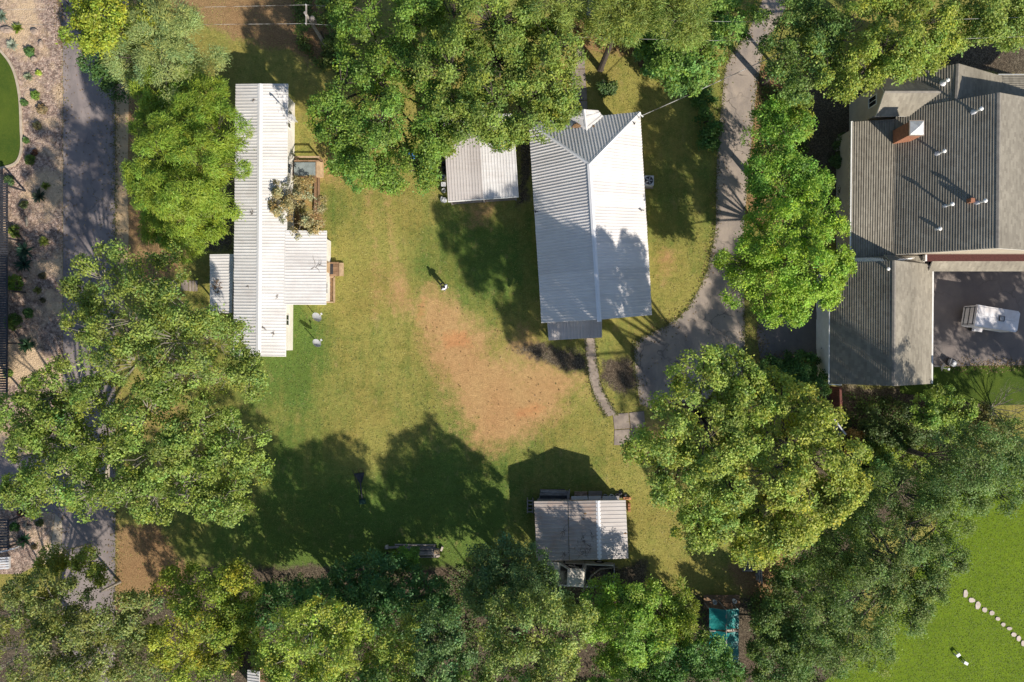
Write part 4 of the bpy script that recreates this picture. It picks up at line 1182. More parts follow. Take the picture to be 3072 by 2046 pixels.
#======================================================================= TREES AND SHRUBS
LEAFGAIN = np.array((1.86,1.86,1.36))
def leaf_cloud(centers, normals, rng, cr, nl, L, W, col, var, style, axis, up=0.45, rnd=0.75, flat=0.24):
    """one quad per leaf, nl leaves round every cluster centre"""
    k = len(centers)
    N = k*nl
    c = np.repeat(centers, nl, 0); n0 = np.repeat(normals, nl, 0)
    crr = np.repeat(cr, nl)[:,None]
    ref = np.where(np.abs(n0[:,2:3]) < 0.9, np.array([[0,0,1.0]]), np.array([[1.0,0,0]]))
    t1 = np.cross(n0, ref); t1 /= np.linalg.norm(t1, axis=1, keepdims=True)+1e-9
    t2 = np.cross(n0, t1)
    a = rng.normal(0, 0.5, (N,1)); b = rng.normal(0, 0.5, (N,1)); e = rng.normal(0, flat, (N,1))-0.30*(a*a+b*b)
    p = c+(t1*a+t2*b+n0*e)*crr
    nn = n0*0.8+rng.normal(0, rnd, (N,3))+np.array([[0,0,up]])
    nn /= np.linalg.norm(nn, axis=1, keepdims=True)+1e-9
    if style == 'needle':
        out = (p-c)/crr*1.0+n0*0.35+rng.normal(0, 0.3, (N,3))
        rad = p-axis; rad[:,2] *= 0.15; rad /= np.linalg.norm(rad, axis=1, keepdims=True)+1e-9
        out = out+rad*0.9
    else:
        out = rng.normal(0, 1, (N,3))
    s = out-nn*np.sum(out*nn, 1, keepdims=True); s /= np.linalg.norm(s, axis=1, keepdims=True)+1e-9
    w = np.cross(nn, s)
    l = (L*rng.uniform(0.7, 1.3, (N,1)))/2; ww = (W*rng.uniform(0.7, 1.3, (N,1)))/2
    v = np.stack([p-s*l, p-w*ww+s*l*0.15, p+s*l, p+w*ww+s*l*0.15], 1).reshape(-1,3)
    q = np.arange(N*4).reshape(N,4)
    cv = np.repeat(rng.normal(0, 1, k), nl)*var+rng.normal(0, 0.14, N)
    hue = np.repeat(rng.normal(0, 1, k), nl)*0.10+rng.normal(0, 0.05, N)
    cc = np.ones((N,4), np.float32)
    base = np.array(col)*LEAFGAIN
    f = np.clip(1+cv, 0.45, 1.7)
    cc[:,0] = base[0]*f*(1+hue); cc[:,1] = base[1]*f; cc[:,2] = base[2]*f*(1-hue)
    return v, q, np.clip(cc, 0, 1)

def crown_mesh(name, v, q, cc, off):
    me = mesh_np(name, v-np.array(off), q)
    at = me.attributes.new('leafcol', 'FLOAT_COLOR', 'FACE')
    at.data.foreach_set('color', cc.ravel().astype(np.float32))
    return me

TREE_N = [0]; LEAVES = [0]
GROW = 1.10
def tree(name, label, cat, lobes, H, col, base=None, dens=1.0, leaf=(0.24,0.15), nl=30, cr=(0.36,0.62), gap=0.30, style='leaf', bark='bark_dark',
         var=0.22, flatz=0.75, drop=0.35, group=None, holes=(), tr=0.22, twigs=0.25, up=0.35, rnd=0.50, zvar=1.0, col2=None, low=-0.30, inner=0.45, margin=190):
    TREE_N[0] += 1
    rng = np.random.RandomState(100+TREE_N[0]); prng = random.Random(TREE_N[0])
    # lobes: (px, py, r_px[, z offset]) as seen from above -> world spheres at the crown height
    mx = sum(l[0]*l[2] for l in lobes)/sum(l[2] for l in lobes); my = sum(l[1]*l[2] for l in lobes)/sum(l[2] for l in lobes)
    Rm = max(math.hypot(l[0]-mx, l[1]-my)+l[2] for l in lobes)
    W = []
    for l in lobes:
        dist = math.hypot(l[0]-mx, l[1]-my)/Rm
        zt = H*(1-drop*dist*dist)+prng.uniform(-zvar,zvar)+(l[3] if len(l) > 3 else 0)
        r = GROW*l[2]/PPM*(CAM_H-zt)/CAM_H
        rz = min(r*flatz, zt*0.42)
        zc = zt-rz
        q = P(l[0], l[1], zc+rz*0.35)
        W.append((q.x, q.y, zc, r, rz))
    Wn = np.array(W)
    if base is None:
        bx, by = np.average(Wn[:,0], weights=Wn[:,3]), np.average(Wn[:,1], weights=Wn[:,3])
    else:
        b = P(*base); bx, by = b.x, b.y
    root = thing(name, label, cat, (bx, by, 0), group)
    C = []; Nn = []
    for i, (x,y,z,r,rz) in enumerate(W):
        # boughs: rounded bumps over the lobe, each carrying leaf clusters on its outer side
        sub = min(max(r*0.36, 0.45), 1.15)
        ns = int(dens*2.0*math.pi*r*r*0.66/(math.pi*sub*sub))+3
        u = rng.uniform(low, 1, ns); ph = rng.uniform(0, 2*math.pi, ns); sn = np.sqrt(1-u*u)
        dr = np.stack([sn*np.cos(ph), sn*np.sin(ph), u], 1)
        rad = rng.uniform(0.70, 0.98, ns)*(0.86+0.26*vnoise(ph*1.9+i*5, u*2.4+i*3))
        bc = np.array([[x,y,z]])+dr*np.array([[r,r,rz]])*rad[:,None]
        keep = np.ones(ns, bool)
        for j, (X,Y,Z,RR,RZ) in enumerate(W):
            if j == i: continue
            dd = np.sqrt(((bc[:,0]-X)/RR)**2+((bc[:,1]-Y)/RR)**2+((bc[:,2]-Z)/RZ)**2)
            keep &= dd > 0.48
        keep &= ~(vnoise(bc[:,0]*0.8+bc[:,2]*0.5, bc[:,1]*0.8-bc[:,2]*0.4, 1.0, TREE_N[0]*3.1) < gap)
        bc = bc[keep]; dr = dr[keep]
        if len(bc) == 0: continue
        rs = sub*rng.uniform(0.7, 1.25, len(bc))
        nc = max(4, int(6.2*sub*sub/ (0.5*(cr[0]+cr[1]))**2 * 0.42))
        B = np.repeat(bc, nc, 0); D = np.repeat(dr, nc, 0); RS = np.repeat(rs, nc)
        dv = rng.normal(0, 1, B.shape); dv /= np.linalg.norm(dv, axis=1, keepdims=True)+1e-9
        dv = dv+D*0.75+np.array([[0,0,0.35]]); dv /= np.linalg.norm(dv, axis=1, keepdims=True)+1e-9
        p = B+dv*(RS*rng.uniform(0.45, 1.0, len(B)))[:,None]*np.array([[1,1,0.85]])
        # a thin inner filling keeps the crown from being see-through
        n2 = int(inner*dens*math.pi*r*r/0.7)+2
        d2 = rng.normal(0, 1, (n2,3)); d2 /= np.linalg.norm(d2, axis=1, keepdims=True)
        p2 = np.array([[x,y,z]])+d2*np.array([[r,r,rz]])*rng.uniform(0.2, 0.7, (n2,1))
        p = np.concatenate([p, p2]); dv = np.concatenate([dv, d2*0.5+np.array([[0,0,0.6]])])
        keep = p[:,2] > 0.35
        for hx, hy, hr in holes:
            k = PPM*CAM_H/(CAM_H-p[:,2])
            keep &= np.hypot(p[:,0]*k+1536-hx, 1023-p[:,1]*k-hy) > hr
        kk = CAM_H/(CAM_H-p[:,2])*PPM
        keep &= (np.abs(p[:,0]*kk) < 1536+margin) & (np.abs(p[:,1]*kk) < 1023+margin)
        C.append(p[keep]); nrm = dv+np.array([[0,0,0.25]])
        Nn.append((nrm/np.linalg.norm(nrm, axis=1, keepdims=True))[keep])
    C = np.concatenate(C); Nn = np.concatenate(Nn)
    nl = int(nl*1.75); leaf = (leaf[0]*0.71, leaf[1]*0.71)
    crs = rng.uniform(cr[0], cr[1], len(C))
    axis = np.array([[bx, by, 0.0]])
    LEAVES[0] += len(C)*nl
    v, q, cc = leaf_cloud(C, Nn, rng, crs, nl, leaf[0], leaf[1], col, var, style, axis, up, rnd)
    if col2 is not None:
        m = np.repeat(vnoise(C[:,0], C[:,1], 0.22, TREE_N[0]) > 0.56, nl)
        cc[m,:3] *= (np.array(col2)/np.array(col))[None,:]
    me = crown_mesh('crown', v, q, cc, (bx,by,0))
    link_mesh('crown', me, M['foliage'], root)
    # trunk and limbs
    m = MB(); zmin = float(np.min(Wn[:,2])); zf = max(1.2, zmin*0.52)
    fork = Vector((bx+prng.uniform(-.3,.3), by+prng.uniform(-.3,.3), zf))
    m.tube([(bx,by,-0.25),(bx,by,0.25),tuple(lerp(Vector((bx,by,0)),fork,0.6)),tuple(fork)],[tr*1.6,tr*1.15,tr,tr*0.85],9)
    for (x,y,z,r,rz) in W:
        e = Vector((x,y,z)); mid = lerp(fork, e, 0.5)+Vector((prng.uniform(-.4,.4),prng.uniform(-.4,.4),prng.uniform(0,.6)))
        m.tube([tuple(fork-Vector((0,0,0.3))), tuple(mid), tuple(e)],[tr*0.36,tr*0.24,tr*0.14],6)
    nt = int(len(C)*twigs)
    if nt:
        for i in rng.choice(len(C), nt, replace=False):
            p = Vector(C[i]); dists = ((Wn[:,:3]-C[i])**2).sum(1); j = int(np.argmin(dists)); s = Vector(W[j][:3])
            md = lerp(s, p, 0.55)+Vector((prng.uniform(-.25,.25),prng.uniform(-.25,.25),prng.uniform(-.1,.3)))
            m.tube([tuple(lerp(s,p,0.25)), tuple(md), tuple(p+(p-s)*0.06)],[tr*0.11,tr*0.08,0.012],4,False)
    m.build('trunk', M[bark], root)
    return root

OLIVE = (0.120,0.160,0.042); MIDG = (0.095,0.150,0.032); LIME = (0.185,0.235,0.035); DARK = (0.045,0.085,0.030); CEDAR = (0.180,0.215,0.105); BRIGHT = (0.130,0.180,0.028)
BLUEG = (0.050,0.105,0.055); YEL = (0.165,0.180,0.028); PINE = (0.135,0.165,0.048)

# upper left corner
tree('broadleaf_tree', 'yellow-green broadleaf tree leaning over the lane beside gravel bed', 'tree',
     [(205,20,55),(300,20,70),(400,25,80),(330,70,75),(260,110,60),(440,60,55),(300,130,50)], 9.5, (0.16,0.19,0.03), nl=24, leaf=(0.30,0.17), dens=0.9)
tree('broadleaf_tree', 'dark low tree under the pale cedar, at the lane edge', 'tree', [(290,185,45),(325,225,42),(335,265,30),(370,170,50),(400,120,55),(470,20,50)], 5.5, DARK, dens=0.8)
tree('cedar_tree', 'pale grey-green feathery cedar beside the tan straw ground', 'tree',
     [(480,140,95),(400,165,75),(545,150,85),(450,80,60),(520,60,55),(590,170,55),(400,225,50),(480,210,70),(350,130,35)], 9.0, CEDAR, nl=40, leaf=(0.34,0.055), style='needle', dens=1.15, var=0.12, cr=(0.4,0.75), gap=0.20, up=0.8, rnd=0.5)
tree('cedar_tree', 'large bright green feathery tree overhanging the mobile home roof edge', 'tree',
     [(470,290,80),(560,270,80),(620,300,60),(460,380,82),(560,380,115),(640,400,90),(480,480,110),(590,500,110),(450,560,58),(520,600,105),(625,590,78),(560,690,75),(480,680,55),(620,660,52),(545,450,120,0.6),(540,560,110,0.4)],
     10.5, BRIGHT, nl=40, leaf=(0.36,0.065), style='needle', dens=1.15, var=0.16, gap=0.24, up=0.7, rnd=0.55, base=(545,480))
# the two big oaks on the left
tree('oak_tree', 'wide open olive oak with pale branches between lane and mobile home', 'tree',
     [(300,840,100),(400,790,70),(470,880,95),(560,930,90),(400,960,110),(520,1020,110),(640,1030,90),(300,1000,95),(240,1090,80),(400,1090,100),(540,1130,110),(670,1130,90),(735,1130,60),(480,780,45),(230,900,55)],
     14.0, (0.115,0.150,0.042), nl=23, dens=0.78, gap=0.40, bark='bark_pale', leaf=(0.25,0.15), var=0.26, twigs=0.4, base=(470,1000))
tree('oak_tree', 'great spreading olive oak over the side drive, roots showing at its trunk', 'tree',
     [(70,1240,95),(150,1180,80),(190,1290,110),(300,1220,100),(320,1340,110),(430,1240,100),(450,1360,115),(570,1260,100),(590,1370,105),(690,1330,80),(700,1420,80),(100,1360,80),(180,1430,90),(120,1490,55),(270,1470,85),(370,1490,80),(460,1480,75),(560,1450,80),(650,1500,75),(700,1540,40),(60,1480,50)],
     13.0, OLIVE, nl=26, dens=0.95, gap=0.28, bark='bark_pale', leaf=(0.26,0.15), var=0.24, twigs=0.3, base=(400,1450), tr=0.34)
# top middle oaks
tree('oak_tree', 'spreading green oak between the mobile home and the carport', 'tree',
     [(1120,110,110),(1230,60,110),(1020,250,75),(1120,230,105),(1230,200,110),(980,330,55),(1060,350,90),(1170,340,110),(1270,310,90),(1100,450,90),(1200,440,90),(1040,480,55),(1290,420,70),(1250,510,55),(1170,510,60),(1000,400,40),(1100,25,90)],
     11.0, MIDG, nl=29, dens=1.0, gap=0.27, base=(1150,290), tr=0.35, holes=((1240,468,15),))
tree('oak_tree', 'dense olive oak overhanging the carport and the hipped farmhouse corner', 'tree',
     [(1360,60,120),(1480,60,110),(1600,60,100),(1350,200,110),(1470,190,120),(1590,180,110),(1670,130,70),(1380,310,90),(1490,290,100),(1600,280,85),(1670,250,55),(1410,385,45),(1500,390,45),(1590,375,48),(1650,330,50),(1330,420,40),(1695,315,28)],
     12.0, (0.115,0.155,0.040), nl=29, dens=1.05, gap=0.22, base=(1490,215), tr=0.38)
# top pines and mixed edge
for i,(lb,lob) in enumerate((('soft needled pine beside the street walk, nearest the oak', [(1660,0,65),(1600,-30,60),(1690,60,38)]),
                 ('soft needled pine beyond the street walk above brown bushes', [(1860,10,70),(1815,65,42),(1920,30,50),(1880,70,35),(1830,-40,50)]),
                 ('soft needled pine over the broadleaf thicket by the driveway', [(2030,20,80),(1970,0,55),(2100,10,60),(2070,80,50)]))):
    tree('pine_tree', lb, 'tree', lob, 12.5, PINE, nl=46, leaf=(0.40,0.055), style='needle', dens=1.0, var=0.2, cr=(0.5,0.9), gap=0.25, up=0.3, rnd=0.9, group='pines by the street')
tree('broadleaf_tree', 'leafy green tree with ragged lobes at the driveway entrance', 'tree',
     [(1990,140,85),(2080,150,80),(2150,80,80),(2200,30,70),(2130,180,60),(2060,215,50),(1950,90,60),(2190,110,50),(2010,205,35)], 7.2, (0.10,0.165,0.045), nl=24, leaf=(0.30,0.19), dens=0.95, gap=0.32)
tree('broadleaf_bush', 'green bush of large leaves between pines and the front lawn', 'bush', [(1930,110,40),(1960,170,35),(2040,245,28),(1890,75,40)], 4.0, (0.075,0.15,0.06), nl=22, leaf=(0.30,0.2), dens=0.9)
tree('dry_hedge', 'brown dry hedge at the edge of the front lawn by the street walk', 'hedge', [(1770,105,22),(1800,115,26),(1835,118,26),(1870,110,24),(1900,105,22),(1735,85,20),(1760,80,22),(1900,60,20)], 1.5, (0.19,0.125,0.07), nl=29, leaf=(0.2,0.12), dens=1.6, cr=(0.25,0.45), gap=0.12, drop=0.1, zvar=0.2, tr=0.08)
# top right
tree('broadleaf_tree', 'broad yellow-green tree overhanging the dormer of the shingled house', 'tree',
     [(2540,110,100),(2650,90,110),(2760,80,105),(2570,190,80),(2670,150,85),(2770,140,65),(2500,205,65),(2540,250,40),(2710,180,55),(2770,170,45),(2830,110,60),(2610,215,35)], 11.0, (0.15,0.185,0.042), nl=29, dens=1.05, gap=0.24, base=(2600,150), tr=0.32)
tree('broadleaf_tree', 'dark green tree reaching over the driveway beside the service cable', 'tree',
     [(2360,70,75),(2440,40,85),(2360,170,60),(2430,150,70),(2360,230,45),(2420,230,60),(2480,100,60),(2480,85,50,1.0),(2330,130,40)], 9.8, (0.085,0.130,0.040), nl=26, dens=0.95, gap=0.32)
tree('broadleaf_tree', 'pale green tree at the street behind the far wing of the shingled house', 'tree', [(2900,30,85),(3000,40,80),(3080,30,80),(2960,80,45),(3050,90,45),(2860,60,50)], 8.5, (0.135,0.175,0.05), nl=29, dens=1.05, gap=0.2)
# between driveway and shingled house
tree('broadleaf_tree', 'bright green tree with glossy leaves beside the drive and gravel strip', 'tree',
     [(2310,380,65),(2380,400,70),(2300,460,70),(2390,480,70),(2330,350,45),(2280,520,45),(2400,560,70),(2340,540,60),(2440,560,55),(2280,590,35)], 8.5, (0.105,0.185,0.035), nl=26, leaf=(0.25,0.15), dens=1.0, gap=0.28)
tree('maple_tree', 'rounded bright green maple shading driveway between the two houses', 'tree',
     [(2440,630,75),(2370,690,80),(2470,720,80),(2250,790,75),(2330,780,85),(2420,810,90),(2510,800,50),(2230,850,55),(2310,870,75),(2400,890,65),(2360,940,45),(2480,870,40),(2290,690,50)], 9.8, (0.150,0.225,0.035), nl=33, dens=1.15, gap=0.18, leaf=(0.22,0.15), base=(2360,770))
# big trees lower right
tree('oak_tree', 'tall pale green oak between the driveway end and the garage', 'tree',
     [(2110,1140,75),(2180,1100,50),(2230,1140,55),(2050,1210,85),(2150,1220,95),(2240,1230,75),(2020,1300,90),(2120,1330,110),(2220,1330,90),(1990,1390,70),(2080,1430,90),(2190,1430,100),(2150,1520,95),(2100,1590,60),(2210,1580,70),(1930,1340,40),(2020,1470,50)],
     16.8, (0.150,0.190,0.050), nl=30, dens=1.05, gap=0.26, leaf=(0.25,0.16), base=(2040,1225), tr=0.42, drop=0.28)
tree('oak_tree', 'tall yellow-green oak behind the driveway oak, facing the garage end', 'tree',
     [(2350,1210,80),(2420,1240,80),(2460,1290,60),(2330,1310,90),(2430,1350,95),(2530,1390,75),(2320,1420,95),(2430,1450,90),(2540,1460,55),(2290,1520,85),(2400,1530,80),(2490,1500,60),(2310,1610,70),(2250,1640,50),(2380,1600,50)],
     17.0, (0.175,0.200,0.048), nl=30, dens=1.05, gap=0.26, leaf=(0.25,0.16), base=(2290,1310), tr=0.4, drop=0.28)
tree('evergreen_oak', 'dark fine-leaved evergreen oak at the lush lawn edge, beside stepping stones', 'tree',
     [(2700,1480,75),(2790,1500,80),(2620,1560,80),(2720,1590,100),(2820,1590,85),(2540,1660,80),(2640,1680,100),(2750,1690,95),(2840,1680,55),(2500,1760,80),(2600,1790,100),(2710,1780,90),(2790,1770,50),(2470,1850,75),(2570,1880,90),(2670,1860,80),(2530,1960,65),(2620,1950,60),(2480,1940,50),(2740,1850,40),(2660,1650,70,0.8),(2610,1720,60,0.6)],
     13.5, (0.085,0.122,0.042), nl=32, leaf=(0.21,0.10), dens=1.05, gap=0.16, var=0.28, base=(2600,1650), tr=0.4)
tree('evergreen_oak', 'dark evergreen oak past the lawn corner behind the garage shrubs', 'tree',
     [(2880,1370,75),(2960,1330,70),(2900,1450,85),(2990,1410,85),(3060,1360,70),(2830,1440,60),(3000,1480,60),(3070,1440,60),(2930,1500,40),(2940,1390,75,0.8)], 13.5, (0.080,0.120,0.045), nl=32, leaf=(0.21,0.10), dens=1.05, gap=0.16, var=0.28)
for lb,lob,h,cl,gp in (('dark leafy shrub below the garage end wall', [(2680,1270,60),(2740,1290,55),(2640,1300,45)], 3.0, (0.05,0.075,0.028), 0.35),
                 ('fresh green shrub with spiky shoots below garage and dish', [(2830,1210,45),(2870,1230,50),(2790,1240,45),(2850,1270,45)], 4.0, (0.125,0.175,0.045), 0.3),
                 ('olive brown shrub beside bare twigs near the court lawn', [(2930,1270,55),(2980,1290,50),(2900,1310,50)], 3.5, (0.12,0.11,0.05), 0.35),
                 ('sunlit yellow-green shrub under the dark evergreen oak', [(2700,1350,45),(2760,1370,45),(2640,1370,40),(2650,1420,45)], 2.6, (0.13,0.16,0.03), 0.3),
                 ('small flowering shrub with reddish tips by the leaning rail', [(2565,1330,26),(2580,1350,22)], 1.8, (0.22,0.14,0.06), 0.2),
                 ('low dark shrub against the garage side wall', [(2420,1110,45),(2390,1130,50),(2450,1150,40)], 2.2, (0.045,0.095,0.03), 0.25),
                 ('dark green hedge bush beside the driveway end', [(2350,1120,45),(2310,1110,30)], 1.9, (0.05,0.10,0.035), 0.25)):
    tree('shrub', lb, 'shrub', lob, h, cl, nl=24, dens=1.2, cr=(0.28,0.5), gap=gp, drop=0.2, zvar=0.4, tr=0.07, twigs=0.2)
# bottom row
tree('broadleaf_tree', 'grey-olive tree at the lane end beside the slatted bench', 'tree',
     [(50,1850,100),(150,1820,90),(250,1850,95),(60,1960,100),(180,1950,110),(290,1960,95),(340,1840,85),(420,1830,70),(390,1930,90),(450,1990,80),(110,2030,90),(300,2030,80)], 11.0, (0.120,0.140,0.052), nl=26, dens=0.92, gap=0.32, bark='bark_pale', base=(270,1900))
tree('sapling', 'thin olive sapling at the lane edge by the concrete apron', 'tree', [(150,1690,38),(185,1670,22)], 6.0, (0.145,0.17,0.045), nl=24, dens=0.9, gap=0.2, bark='bark_pale', tr=0.1)
tree('sapling', 'thin olive sapling standing over the asphalt lane end', 'tree', [(265,1690,30),(290,1720,26),(230,1700,16)], 6.0, (0.145,0.17,0.045), nl=24, dens=0.9, gap=0.2, bark='bark_pale', tr=0.1, base=(360,1745))
tree('broadleaf_tree', 'yellowish green tree at the brown straw bank corner of the lawn', 'tree',
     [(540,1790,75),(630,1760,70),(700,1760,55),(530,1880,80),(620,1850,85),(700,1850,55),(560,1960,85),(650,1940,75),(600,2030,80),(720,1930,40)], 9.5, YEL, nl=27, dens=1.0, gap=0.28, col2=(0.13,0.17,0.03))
tree('broadleaf_tree', 'dark blue-green spreading thicket tree behind the pole pile', 'tree',
     [(860,1800,60),(950,1790,70),(1040,1760,70),(1130,1740,70),(1200,1750,70),(1270,1790,60),(1100,1830,75),(1200,1840,75),(1000,1830,60),(800,1830,55),(1310,1840,50)], 5.0, (0.055,0.115,0.048), nl=22, leaf=(0.36,0.16), dens=1.0, gap=0.22, style='leaf')
tree('broadleaf_tree', 'sunlit yellow-green tree at the bottom of the lawn above white shed roof', 'tree',
     [(840,1900,70),(930,1890,75),(1010,1900,70),(1070,1890,40),(880,1980,85),(980,1980,80),(820,1990,55),(900,2050,70),(1020,2040,60)], 13.0, (0.165,0.205,0.045), nl=27, dens=1.0, gap=0.3, bark='bark_pale')
tree('broadleaf_tree', 'dark green tree with one lit side beside dark shadow gap', 'tree',
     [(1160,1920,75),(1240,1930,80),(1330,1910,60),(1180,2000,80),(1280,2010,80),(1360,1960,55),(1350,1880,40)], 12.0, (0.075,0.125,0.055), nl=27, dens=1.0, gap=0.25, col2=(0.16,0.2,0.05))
tree('broadleaf_tree', 'blue-green tree with pale leaf tips next to the pickup hood', 'tree',
     [(1430,1720,65),(1500,1690,70),(1570,1720,70),(1620,1740,50),(1480,1790,75),(1570,1800,75),(1650,1800,50),(1440,1800,45)], 7.0, (0.080,0.125,0.062), nl=26, dens=1.05, gap=0.25, leaf=(0.24,0.15))
tree('broadleaf_tree', 'silvery green tree in front of the pickup, below it', 'tree',
     [(1560,1870,80),(1650,1850,75),(1500,1920,70),(1600,1950,90),(1700,1900,60),(1530,2010,80),(1650,2010,75),(1740,1850,40)], 12.0, (0.140,0.175,0.060), nl=27, dens=1.05, gap=0.25)
tree('broadleaf_tree', 'bright green rounded tree between pickup and turquoise tarp', 'tree',
     [(1820,1800,55),(1890,1830,75),(1960,1850,60),(1800,1870,55),(1880,1900,80),(1970,1920,60),(1860,1970,60),(1930,1790,50)], 8.0, (0.130,0.200,0.042), nl=30, dens=1.1, gap=0.2)
tree('broadleaf_tree', 'tall narrow shrubby tree with upright shoots beside the turquoise tarp', 'tree', [(2030,1790,40),(2055,1840,45),(2030,1880,40),(2075,1890,35)], 6.5, (0.13,0.17,0.03), nl=24, style='needle', leaf=(0.34,0.09), dens=0.9, gap=0.3)
tree('broadleaf_tree', 'dark green tree covering the low end of turquoise tarp', 'tree',
     [(2020,1970,70),(2110,1970,60),(2170,2000,50),(1950,2000,60),(2080,2030,70),(2130,1930,30)], 7.0, (0.075,0.145,0.050), nl=27, dens=1.05, gap=0.22)
tree('broadleaf_tree', 'dark shrubby tree filling the gap between tarp shelter and evergreen oak', 'tree',
     [(2350,1790,50),(2310,1860,40),(2390,1850,60),(2360,1930,55),(2300,1960,40),(2420,1930,50),(2370,2010,60),(2290,2040,45),(2450,2020,50)], 5.0, (0.07,0.11,0.038), dens=1.0, gap=0.22)
tree('broadleaf_tree', 'green shrubby tree filling the corner between the two pale oaks and evergreen', 'tree',
     [(2590,1410,55),(2600,1480,50),(2560,1560,55),(2500,1590,55),(2440,1660,55),(2390,1720,45),(2660,1420,40)], 5.5, (0.08,0.125,0.04), dens=1.0, gap=0.22)
tree('sapling', 'lone green sapling growing over the pole pile on the lawn', 'tree', [(1213,1668,17),(1228,1685,15),(1240,1668,12)], 2.6, (0.10,0.18,0.04), nl=29, dens=2.2, cr=(0.22,0.4), gap=0.05, zvar=0.15, tr=0.05)
tree('crape_myrtle', 'straggly shrub with dry pinkish flower heads over the mobile home eave', 'shrub',
     [(825,560,32),(840,600,34),(850,570,40),(890,600,42),(930,630,40),(860,640,38),(905,660,42),(945,665,26),(915,560,30)], 4.6, (0.20,0.165,0.11), nl=26, dens=0.42, leaf=(0.24,0.12), cr=(0.25,0.42), inner=0.1, gap=0.50, zvar=0.3, tr=0.07, twigs=0.9, base=(905,615), bark='bark_pale')
tree('shrub', 'glossy green shrub below the oak at the lawn edge near the deck', 'shrub', [(1040,500,42),(1080,520,40),(1060,465,35)], 2.6, (0.085,0.165,0.045), nl=24, dens=1.2, cr=(0.3,0.55), gap=0.2, drop=0.2, zvar=0.3, tr=0.06)
tree('shrub', 'small dark round shrub standing on the front lawn', 'shrub', [(1818,252,22)], 1.3, (0.045,0.075,0.03), nl=24, dens=1.6, cr=(0.25,0.4), gap=0.1, tr=0.05, zvar=0.1)
tree('shrub', 'green shrub beside the driveway under the drooping cable', 'shrub', [(2120,330,28),(2130,380,30),(2110,290,24),(2125,430,24)], 1.5, (0.05,0.10,0.03), nl=24, dens=1.2, cr=(0.3,0.5), gap=0.2, tr=0.05, zvar=0.2)
tree('shrub', 'mixed shrub below the straw bank beside dark oak shade', 'shrub', [(900,90,25),(950,170,28),(1000,110,30),(980,40,35)], 2.2, (0.085,0.12,0.035), nl=22, dens=1.0, cr=(0.3,0.5), gap=0.25, tr=0.05, zvar=0.2)
tree('shrub', 'pale shrub with yellow leaves beside the gravel strip of shingled house', 'shrub', [(2398,310,24),(2405,350,26),(2410,385,22),(2380,300,18)], 2.2, (0.14,0.18,0.04), nl=22, dens=1.2, cr=(0.25,0.5), gap=0.2, tr=0.05, zvar=0.2)
for k,(px,py) in enumerate(((2530,430),(2520,480),(2545,560),(2535,610))):
    tree('foundation_bush', 'small dark bush in the gravel strip along the shingled house gutter', 'bush', [(px,py,16)], 0.8, (0.05,0.075,0.03), nl=22, dens=2.0, cr=(0.2,0.35), gap=0.05, tr=0.03, zvar=0.1, group='bushes along the gutter')

# woods going on past the frame
for lb,lob,h,cl in (('dark tree of the woods past the court, beside evergreen oak', [(3480,1300,130),(3640,1340,140),(3800,1390,140),(3560,1480,130),(3720,1540,130),(3880,1530,130),(3950,1380,130),(3600,1180,100)], 13.0, (0.08,0.12,0.045)),
                    ('woodland tree behind the sunlit yellow-green tree', [(760,2150,100),(900,2160,100),(830,2250,110),(980,2200,100)], 13.5, (0.10,0.15,0.04)),
                    ('woodland tree behind the dark half-lit tree', [(1130,2140,100),(1260,2150,100),(1200,2240,110),(1380,2130,90)], 14.0, (0.09,0.14,0.045)),
                    ('woodland tree behind the silvery green tree', [(1520,2150,100),(1650,2150,100),(1580,2240,110),(1760,2120,90)], 12.0, (0.10,0.15,0.045)),
                    ('woodland tree behind the tarp-end tree', [(1920,2140,100),(2050,2150,100),(1990,2240,110),(2180,2130,80)], 9.5, (0.09,0.14,0.045))):
    tree('woodland_tree', lb, 'tree', lob, h, cl, nl=9, leaf=(0.42,0.28), dens=0.8, margin=3000, gap=0.25, group='woods past the frame')

def ground_cover(name, polys, n, hmax, col, seed):
    """low weeds, ivy and leaf litter: uncountable"""
    rng = np.random.RandomState(seed); pts = []
    for poly, frac in polys:
        xs = [p[0] for p in poly]; ys = [p[1] for p in poly]; k = int(n*frac)
        X = rng.uniform(min(xs), max(xs), k*3); Y = rng.uniform(min(ys), max(ys), k*3)
        ins = (in_poly_dist(X, Y, poly) < 0) & (vnoise(X, Y, 0.02, seed) > 0.33)
        pts.append(np.stack([X[ins], Y[ins]], 1)[:k])
    p = np.concatenate(pts); h = hmax*vnoise(p[:,0], p[:,1], 0.025, seed+9)**1.5*rng.uniform(0.3, 1, len(p))+0.06
    C = np.stack([(p[:,0]-1536)/PPM, (1023-p[:,1])/PPM, h], 1); N = rng.normal(0, 0.35, C.shape)+np.array([[0,0,1.0]])
    N /= np.linalg.norm(N, axis=1, keepdims=True)
    v, q, cc = leaf_cloud(C, N, rng, rng.uniform(0.25, 0.5, len(C)), 9, 0.17, 0.10, col, 0.3, 'leaf', np.array([[0,0,0.]]))
    v[:,2] = np.maximum(v[:,2], 0.02)
    o = link_mesh(name, crown_mesh(name, v, q, cc, (0,0,0)), M['foliage']); LEAVES[0] += len(q)
    return o
tag(ground_cover('ground_cover', [([(640,1740),(1450,1700),(1680,1700),(1690,1790),(1960,1800),(2110,1800),(2110,2100),(640,2100)],0.5),
     ([(2240,1800),(2420,1640),(2560,1420),(2640,1460),(2560,1900),(2440,2060),(2300,2060)],0.25), ([(2500,1180),(2960,1225),(3072,1300),(3000,1420),(2700,1440),(2560,1560),(2500,1400)],0.25)], 7000, 1.1, (0.055,0.085,0.028), 41),
    'low weeds and ivy covering the ground under the woods', 'ground cover', None, 'stuff')
